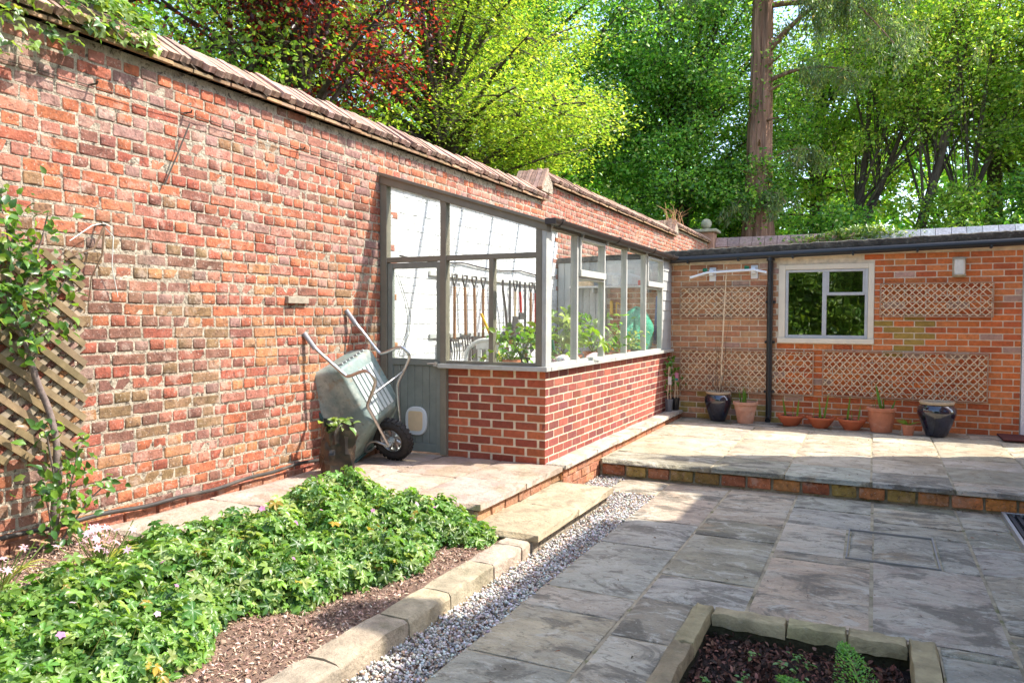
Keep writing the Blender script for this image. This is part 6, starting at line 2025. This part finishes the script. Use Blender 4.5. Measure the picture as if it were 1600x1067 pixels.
def tree(name, label, base, th, trunk_r, cc, cr, n_bough, n_spray, n_leaf, leaf, cols, wts, seed, flat=0.6, group='trees beyond the garden walls', spray_r=0.5, droop=0.25, lean=(0, 0), bark=None, stems=None, kind_t=T_DIAMOND, jitter=0.38, lo=-0.55):
    r = np.random.default_rng(seed)
    t = thing(name, label, 'tree', base, group)
    base, cc, cr = np.array(base, float), np.array(cc, float), np.array(cr, float)
    k = MB()
    top = np.array([cc[0]+lean[0], cc[1]+lean[1], th])
    for b_, tp_, rad in (stems or [(base, top, trunk_r)]):
        b_, tp_ = np.array(b_, float), np.array(tp_, float)
        pts = [b_+(tp_-b_)*s+np.array([0.12*math.sin(s*5+seed), 0.12*math.cos(s*4+seed), 0])*(s > 0) for s in np.linspace(0, 1, 10)]
        k.tube(pts, [rad*(1.25 if s == 0 else 1-0.8*s) for s in np.linspace(0, 1, 10)], 12)
    C_, N_, A_ = [], [], []
    for i in range(n_bough):
        while True:
            d = r.normal(size=3)
            d /= np.linalg.norm(d)
            if d[2] > lo: break
        end = cc+d*cr*r.uniform(0.72, 1.05)
        hs = base[2]+(th-base[2])*np.clip(0.25+0.55*(end[2]-base[2])/(th-base[2])*r.uniform(0.5, 1.0), 0.5 if stems else 0.15, 0.92)
        f_ = (hs-base[2])/(th-base[2])
        st = base+(top-base)*f_ if not stems else np.array(stems[i % len(stems)][0])+(np.array(stems[i % len(stems)][1])-np.array(stems[i % len(stems)][0]))*f_
        mid = (st+end)/2+np.array([0, 0, 0.25*np.linalg.norm(end-st)*0.5])
        L = np.linalg.norm(end-st)
        path = [(1-s)**2*st+2*s*(1-s)*mid+s*s*end for s in np.linspace(0, 1, 8)]
        r0 = min(trunk_r*(0.25 if stems else 0.42), 0.02+0.014*L)
        if stems: r0 *= (0.9 if i % 3 == 0 else 0.35)
        k.tube(path, list(np.linspace(r0, 0.008, 8)), 6, False)
        for j in range(n_spray):
            s = r.uniform(0.25, 1.0)**0.7
            p = (1-s)**2*st+2*s*(1-s)*mid+s*s*end
            side = r.normal(size=3)*np.array([1, 1, 0.45])*0.17*L*(1.15-0.6*s)
            q = p+side
            q[2] -= droop*np.linalg.norm(side[:2])*r.random()
            C_.append(q)
            nn = np.array([0.25*d[0], 0.25*d[1], 1.0])+r.normal(size=3)*0.22
            N_.append(nn/np.linalg.norm(nn))
            if j % 2 == 0: k.tube([p, (p+q)/2+np.array([0, 0, 0.04]), q], [0.016, 0.010, 0.005], 4, False)
    k.build('trunk', bark or m_bark, t, smooth=60)
    C_, N_ = np.array(C_), np.array(N_)
    m = len(C_)
    rad = spray_r*r.uniform(0.6, 1.25, m)
    a = r.uniform(0, 2*math.pi, (m, n_leaf))
    rho = np.sqrt(r.random((m, n_leaf)))*rad[:, None]
    U = np.cross(N_, np.array([0.3, 1, 0.1])); U /= np.linalg.norm(U, axis=1)[:, None]
    W_ = np.cross(N_, U)
    P = C_[:, None]+U[:, None]*(rho*np.cos(a))[..., None]+W_[:, None]*(rho*np.sin(a))[..., None]
    P += N_[:, None]*(r.normal(0, 0.10+0.12*(1-flat), (m, n_leaf))-droop*rho*rho/spray_r*0.5)[..., None]
    P = P.reshape(-1, 3)
    n = len(P)
    NN = np.repeat(N_, n_leaf, 0)*flat+r.normal(size=(n, 3))*(1-flat)*0.9
    NN /= np.linalg.norm(NN, axis=1)[:, None]
    DD = (U[:, None]*np.cos(a)[..., None]+W_[:, None]*np.sin(a)[..., None]).reshape(-1, 3)+r.normal(size=(n, 3))*0.5
    DD -= NN*np.sum(DD*NN, 1)[:, None]
    DD /= np.linalg.norm(DD, axis=1)[:, None]
    s_ = leaf*r.uniform(0.5, 1.25, n)
    spr = np.repeat(r.uniform(0.5, 1.35, m), n_leaf)[:, None]
    cl = np.clip(pal(r, n, cols, wts, jitter)*spr, 0.003, 0.6)
    V, F, Cc = scatter_leaves(P, DD, NN, s_, s_*0.62, cl, kind_t)
    np_obj('crown', V, F, m_leaf_soft, t, Cc)
    return t
YG_ = [(0.25, 0.38, 0.045), (0.36, 0.47, 0.06), (0.12, 0.23, 0.025), (0.48, 0.55, 0.10)]
DG_ = [(0.18, 0.41, 0.06), (0.28, 0.52, 0.08), (0.08, 0.21, 0.03), (0.42, 0.62, 0.13)]
MG_ = [(0.26, 0.45, 0.055), (0.39, 0.57, 0.08), (0.12, 0.25, 0.03), (0.52, 0.65, 0.13)]
CB_ = [(0.085, 0.018, 0.028), (0.045, 0.013, 0.022), (0.34, 0.028, 0.026), (0.50, 0.06, 0.035)]
tree('beech_tree', 'bright yellow-green beech spreading over the middle of the old wall', (-8.4, 13.6, -0.2), 9.5, 0.26, (-7.5, 12.6, 6.2), (3.4, 4.0, 3.7), 66, 16, 84, 0.074, YG_, [3, 3, 2, 1.2], 201, 0.72, spray_r=0.5, droop=0.5)
tree('copper_beech', 'copper beech hanging dark red leaves over the old wall', (-8.2, 8.6, -0.2), 9.5, 0.3, (-6.25, 8.1, 6.45), (1.45, 2.4, 3.0), 36, 11, 48, 0.075, CB_, [3, 2.2, 2.4, 1.3], 202, 0.55, spray_r=0.32, droop=0.7)
tree('broadleaf_tree', 'mid-green tree with a dark forked trunk behind the near wall', (-8.4, 6.1, -0.2), 9.0, 0.26, (-9.2, 7.9, 6.0), (3.2, 3.4, 3.6), 44, 13, 56, 0.085, MG_, [3, 2.5, 2, 1], 203, 0.5, stems=[((-8.4, 6.1, -0.2), (-8.6, 6.3, 9.0), 0.26), ((-8.45, 6.15, 3.2), (-7.3, 9.2, 6.0), 0.15)])
tree('lime_tree', 'dense dark green tree left of the redwood trunk', (-5.4, 24.5, -0.2), 13.0, 0.32, (-5.6, 23.6, 7.6), (3.4, 2.4, 5.6), 84, 16, 66, 0.118, DG_, [3, 3, 2, 1.2], 204, 0.30, spray_r=0.6)
tree('maple_tree', 'tall multi-stemmed tree with brown leaning stems right of the redwood', (0.6, 25.6, -0.2), 14.0, 0.22, (1.3, 27.0, 9.6), (4.2, 3.2, 4.6), 56, 14, 62, 0.118, MG_, [3, 3, 1.6, 1.4], 205, 0.40, spray_r=0.6, stems=[((0.35, 25.4, -0.2), (2.2, 25.9, 9.5), 0.24), ((0.75, 25.6, -0.2), (3.6, 26.2, 8.6), 0.17), ((-0.9, 25.9, -0.2), (-0.3, 26.4, 9.0), 0.22), ((-0.9, 25.9, 2.2), (0.9, 26.6, 8.6), 0.16)], lo=-0.35)
tree('chestnut_tree', 'big fresh green tree at the right edge behind the far wall', (5.6, 27.0, -0.2), 13.0, 0.3, (5.6, 26.6, 7.6), (3.3, 2.6, 5.0), 60, 15, 62, 0.118, MG_, [3, 3, 2, 1.4], 206, 0.40, spray_r=0.65)
tree('ash_tree', 'dark-trunked tree beyond the right end of the far wall', (3.4, 28.5, -0.2), 13.0, 0.36, (3.2, 29.5, 9.4), (3.0, 3.0, 4.6), 34, 11, 50, 0.14, YG_, [3, 2, 2, 1], 207, 0.6, spray_r=0.6, stems=[((3.3, 28.5, -0.2), (3.3, 28.7, 13.0), 0.36), ((3.3, 28.5, 3.0), (5.2, 28.9, 7.4), 0.2)], lo=-0.3)
tree('sycamore_tree', 'green tree filling the gap behind the redwood trunk', (-2.2, 29.5, -0.2), 14.0, 0.32, (-1.8, 30.5, 8.2), (3.4, 2.8, 5.6), 46, 12, 54, 0.15, MG_, [3, 3, 2, 1], 208, 0.36, spray_r=0.7)
tree('hornbeam_tree', 'shaded green tree between the beech and the lime', (-11.4, 23.6, -0.2), 15.0, 0.32, (-10.2, 23.0, 8.2), (4.6, 3.4, 6.8), 66, 14, 54, 0.14, DG_+YG_[:1], [3, 3, 2, 1, 1.5], 209, 0.36, spray_r=0.7)
tree('oak_tree', 'green tree behind the copper beech', (-14.5, 15.0, -0.2), 12.0, 0.34, (-13.8, 14.0, 6.4), (4.4, 4.4, 5.0), 52, 13, 54, 0.13, MG_, [3, 2, 2, 1], 210, 0.5, spray_r=0.65)
tree('holm_oak', 'dark green tree at the left behind the near wall', (-15.5, 8.5, -0.2), 11.0, 0.34, (-15.0, 8.0, 6.0), (4.2, 4.2, 5.0), 46, 12, 52, 0.13, DG_, [3, 3, 2, 1], 211, 0.5, spray_r=0.65)
# shrubs behind the far wall
for i, (x, y, zc, rx, rz_, cset, lab) in enumerate(((-6.3, 23.2, 3.6, 1.8, 1.9, DG_, 'dark shrub behind the ball finial'), (-1.0, 24.2, 3.4, 1.4, 1.9, DG_, 'dark shrub right of the redwood foot'), (1.9, 24.2, 3.6, 1.5, 2.0, MG_, 'green shrub below the leaning stems'), (4.3, 24.0, 3.9, 1.6, 2.3, DG_, 'tall shrub behind the right end of the far wall'), (-9.2, 17.5, 3.4, 1.9, 1.8, YG_, 'pale green shrub behind the far part of the old wall'), (-7.8, 20.6, 3.8, 2.0, 2.2, MG_, 'round green shrub behind the old wall near its far step'), (-3.9, 25.2, 3.8, 1.6, 2.2, MG_, 'green shrub between the pier and the redwood'), (6.6, 24.4, 3.9, 1.6, 2.3, MG_, 'green shrub at the right edge behind the far wall'))):
    tree('shrub', lab, (x, y, -0.2), zc+0.8, 0.09, (x, y, zc), (rx, rx*0.8, rz_), 22, 10, 46, 0.125, cset, [3, 3, 2, 1], 220+i, 0.32, 'shrubs behind the walls', 0.5)

# redwood
rw = thing('redwood_tree', 'tall redwood with a thick fibrous reddish trunk behind the far wall', 'tree', (-3.17, 23.0, -0.2), 'trees beyond the garden walls')
k = MB()
V = []
nr, na = 70, 96
for i in range(nr):
    s = i/(nr-1)
    z = -0.2+17*s
    R = 0.40+0.22*math.exp(-max(z-2.8, 0)/1.3)-0.20*s
    for j in range(na):
        a = 2*math.pi*j/na
        fl = 1+0.06*math.sin(5*a+0.8*math.sin(z*0.5))+0.05*math.sin(11*a+1.2*math.sin(z*0.8+1))+0.035*math.sin(19*a+1.5*math.sin(z*1.3))
        V.append((-3.17+R*fl*math.cos(a)+0.012*z, 23.0+R*fl*math.sin(a), z))
k.add(V, [(i*na+j, i*na+(j+1) % na, (i+1)*na+(j+1) % na, (i+1)*na+j) for i in range(nr-1) for j in range(na)])
k.build('trunk', m_redbark, rw, smooth=70)
for i in range(7):
    a, z0 = random.uniform(-2.6, 0.3), 4.2+i*0.75
    k = MB()
    c0 = np.array([-3.17+0.012*z0, 23.0, z0])
    dv = np.array([math.cos(a), math.sin(a), random.uniform(-0.1, 0.25)])
    k.tube([c0+dv*0.3, c0+dv*0.5, c0+dv*random.uniform(0.6, 0.85)], [0.05, 0.035, 0.018], 7)
    k.build('branch_stub', m_redbark, rw, smooth=60)
rwn = np.random.default_rng(231)
BR = [((0.15, 0, 9.2), (2.6, -0.6, 10.6), 0.10), ((0.2, 0, 8.35), (2.4, -0.4, 8.2), 0.07), ((0.2, 0, 10.5), (3.6, 0.2, 9.6), 0.09), ((0.1, 0, 11.5), (4.6, -0.8, 10.2), 0.10), ((0.2, 0, 12.0), (2.0, -1.5, 9.8), 0.08), ((-0.2, 0, 11), (-2.2, -0.4, 10.8), 0.07), ((0.2, 0, 6.0), (1.6, -0.3, 6.1), 0.03), ((0.1, -0.3, 4.9), (0.8, -0.9, 4.7), 0.03), ((-0.1, -0.3, 4.8), (-0.6, -0.9, 4.6), 0.03), ((0.2, 0, 13), (5.2, 0.5, 12.2), 0.1), ((0.2, 0, 12.4), (3.4, -1.0, 8.6), 0.07)]
PP, DDn = [], []
lm = MB()
for st, en, r0 in BR:
    st, en = np.array(st)+np.array([-3.05, 23.0, 0]), np.array(en)+np.array([-3.05, 23.0, 0])
    mid = (st+en)/2+np.array([0, 0, 0.5])
    path = [(1-s)**2*st+2*s*(1-s)*mid+s*s*en for s in np.linspace(0, 1, 9)]
    lm = MB()
    lm.tube(path, list(np.linspace(r0, 0.012, 9)), 7)
    lm.build('limb', m_redbark, rw, smooth=60)
    L = np.linalg.norm(en-st)
    for _ in range(int(8+8*L)):
        s = rwn.uniform(0.35, 1.05)
        p = (1-s)**2*st+2*s*(1-s)*mid+s*s*en+rwn.normal(size=3)*np.array([0.30, 0.30, 0.12])*(0.4+0.25*L)
        ln = rwn.uniform(0.35, 0.95)*(0.5+0.15*L)
        dr = np.array([rwn.normal(0, 0.35), rwn.normal(0, 0.35), -1.0]); dr /= np.linalg.norm(dr)
        m = 46
        ts = rwn.random(m)
        PP.append(p+dr*ts[:, None]*ln+rwn.normal(size=(m, 3))*0.07)
        DDn.append(dr+rwn.normal(size=(m, 3))*0.45)
P, D = np.concatenate(PP), np.concatenate(DDn)
D /= np.linalg.norm(D, axis=1)[:, None]
n = len(P)
N = rwn.normal(size=(n, 3)); N -= D*np.sum(N*D, 1)[:, None]; N /= np.linalg.norm(N, axis=1)[:, None]
V, F, Cc = scatter_leaves(P, D, N, rwn.uniform(0.10, 0.20, n), 0.035, pal(rwn, n, [(0.20, 0.28, 0.11), (0.28, 0.35, 0.15), (0.12, 0.19, 0.08), (0.34, 0.30, 0.14)], [3, 2, 2, 0.8]), T_DIAMOND)
np_obj('crown', V, F, m_leaf_soft, rw, Cc)

# distant wood closing the view, with gaps of sky
rd = np.random.default_rng(241)
n = 120000
ang = rd.uniform(math.radians(-78), math.radians(24), n)
dist = rd.uniform(36, 48, n)
lump = 12+4*np.sin(ang*9)+2.5*np.sin(ang*23+1)
zz = rd.random(n)**0.8*np.maximum(lump, 4)+0.5*rd.normal(size=n)
cx_, cy_ = np.sin(ang)*dist, np.cos(ang)*dist
gate = np.sin(ang*60+zz*1.3)+np.sin(zz*2.1+ang*35)+np.sin(ang*130)*0.5
keep = gate > -0.9
P = np.column_stack([cx_, cy_, zz])[keep]
n = len(P)
D, N = frames(rd, n, 0.35)
V, F, Cc = scatter_leaves(P, D, N, rd.uniform(0.25, 0.5, n), rd.uniform(0.2, 0.32, n), pal(rd, n, DG_+MG_, [3, 3, 2, 1, 2, 2, 1, 1]), T_DIAMOND)
tag(np_obj('distant_wood', V, F, m_leaf_soft, None, Cc), 'distant green wood seen between the trees', 'wood', kind='stuff')
k = MB()
k.tube([(-0.5+7.5*s, 23.6+1.0*s, 6.1+1.5*s-0.9*s*(1-s)) for s in np.linspace(0, 1, 14)], 0.005, 5)
tag(k.build('overhead_cable', m_hose, smooth=60), 'thin overhead cable crossing in front of the right-hand trees', 'cable')

# ================================================================== BEHIND AND BESIDE THE CAMERA
# the main house on the right: its eaves and chimneys shade the lower patio
hs = thing('main_house', 'brick house at the right whose shadow falls on the patio', 'house', (5.0, 5.0, 0))
HX = 2.26
part('wall', m_render, hs, (HX, 8.5, 1.4, 7.25, -0.1, 5.55), (HX, 8.5, 7.25, 9.20, -0.1, 4.85), bevel=0)
k = MB()
k.prism([(HX-0.03, 5.55), (8.6, 5.55), (5.4, 7.6)], 'y', 1.3, 7.25)
k.build('roof', m_tile, hs)
k = MB()
k.prism([(HX-0.03, 4.851), (8.55, 4.851), (5.4, 6.6)], 'y', 7.26, 9.22)
k.build('wing_roof', m_tile, hs)
for (x0, x1, y0, y1, z1) in ((HX, HX+0.45, 4.95, 5.25, 6.45), (HX, HX+0.5, 8.95, 9.20, 5.75), (HX, HX+0.4, 8.35, 8.62, 5.45)):
    ck = part('chimney', m_render, hs, (x0, x1, y0, y1, 4.8, z1), bevel=0.01)
for (y0, y1, z0, z1) in ((2.3, 3.4, 0.9, 2.1), (4.6, 5.5, 0.05, 2.1), (7.6, 8.6, 0.9, 2.1), (2.3, 3.4, 3.3, 4.5), (5.4, 6.5, 3.3, 4.5)):
    w1 = part('window', m_white, hs, (HX-0.03, HX-0.002, y0, y1, z0, z1))
    part('pane', m_glass_w, w1, (HX-0.036, HX-0.032, y0+0.08, y1-0.08, z0+0.08, z1-0.08), bevel=0)
# ivy hedge behind the camera, mirrored in the outbuilding window
rh = np.random.default_rng(251)
n = 26000
P = np.column_stack([rh.uniform(-4.6, 3.0, n), -3.9-rh.random(n)**2*0.9+0.18*rh.normal(size=n), rh.uniform(-0.1, 4.6, n)])
P[:, 1] += 0.22*np.sin(P[:, 0]*3.1)*np.sin(P[:, 2]*2.7+1)
hd = thing('ivy_hedge', 'tall ivy-covered hedge behind the camera', 'hedge', (-0.8, -4.3, 0))
D, N = frames(rh, n, 0.2)
N = N+np.array([0.2, 0.8, 0.3]); N /= np.linalg.norm(N, axis=1)[:, None]
D -= N*np.sum(D*N, 1)[:, None]; D /= np.linalg.norm(D, axis=1)[:, None]
s_ = rh.uniform(0.08, 0.15, n)
V, F, Cc = scatter_leaves(P, D, N, s_, s_*0.8, pal(rh, n, [(0.14, 0.25, 0.03), (0.24, 0.36, 0.04), (0.07, 0.15, 0.02)], [3, 2, 2]), T_DIAMOND)
np_obj('leaves', V, F, m_leaf, hd, Cc)
part('core', m_bark, hd, (-4.6, 3.0, -5.1, -4.7, -0.2, 4.3), bevel=0)
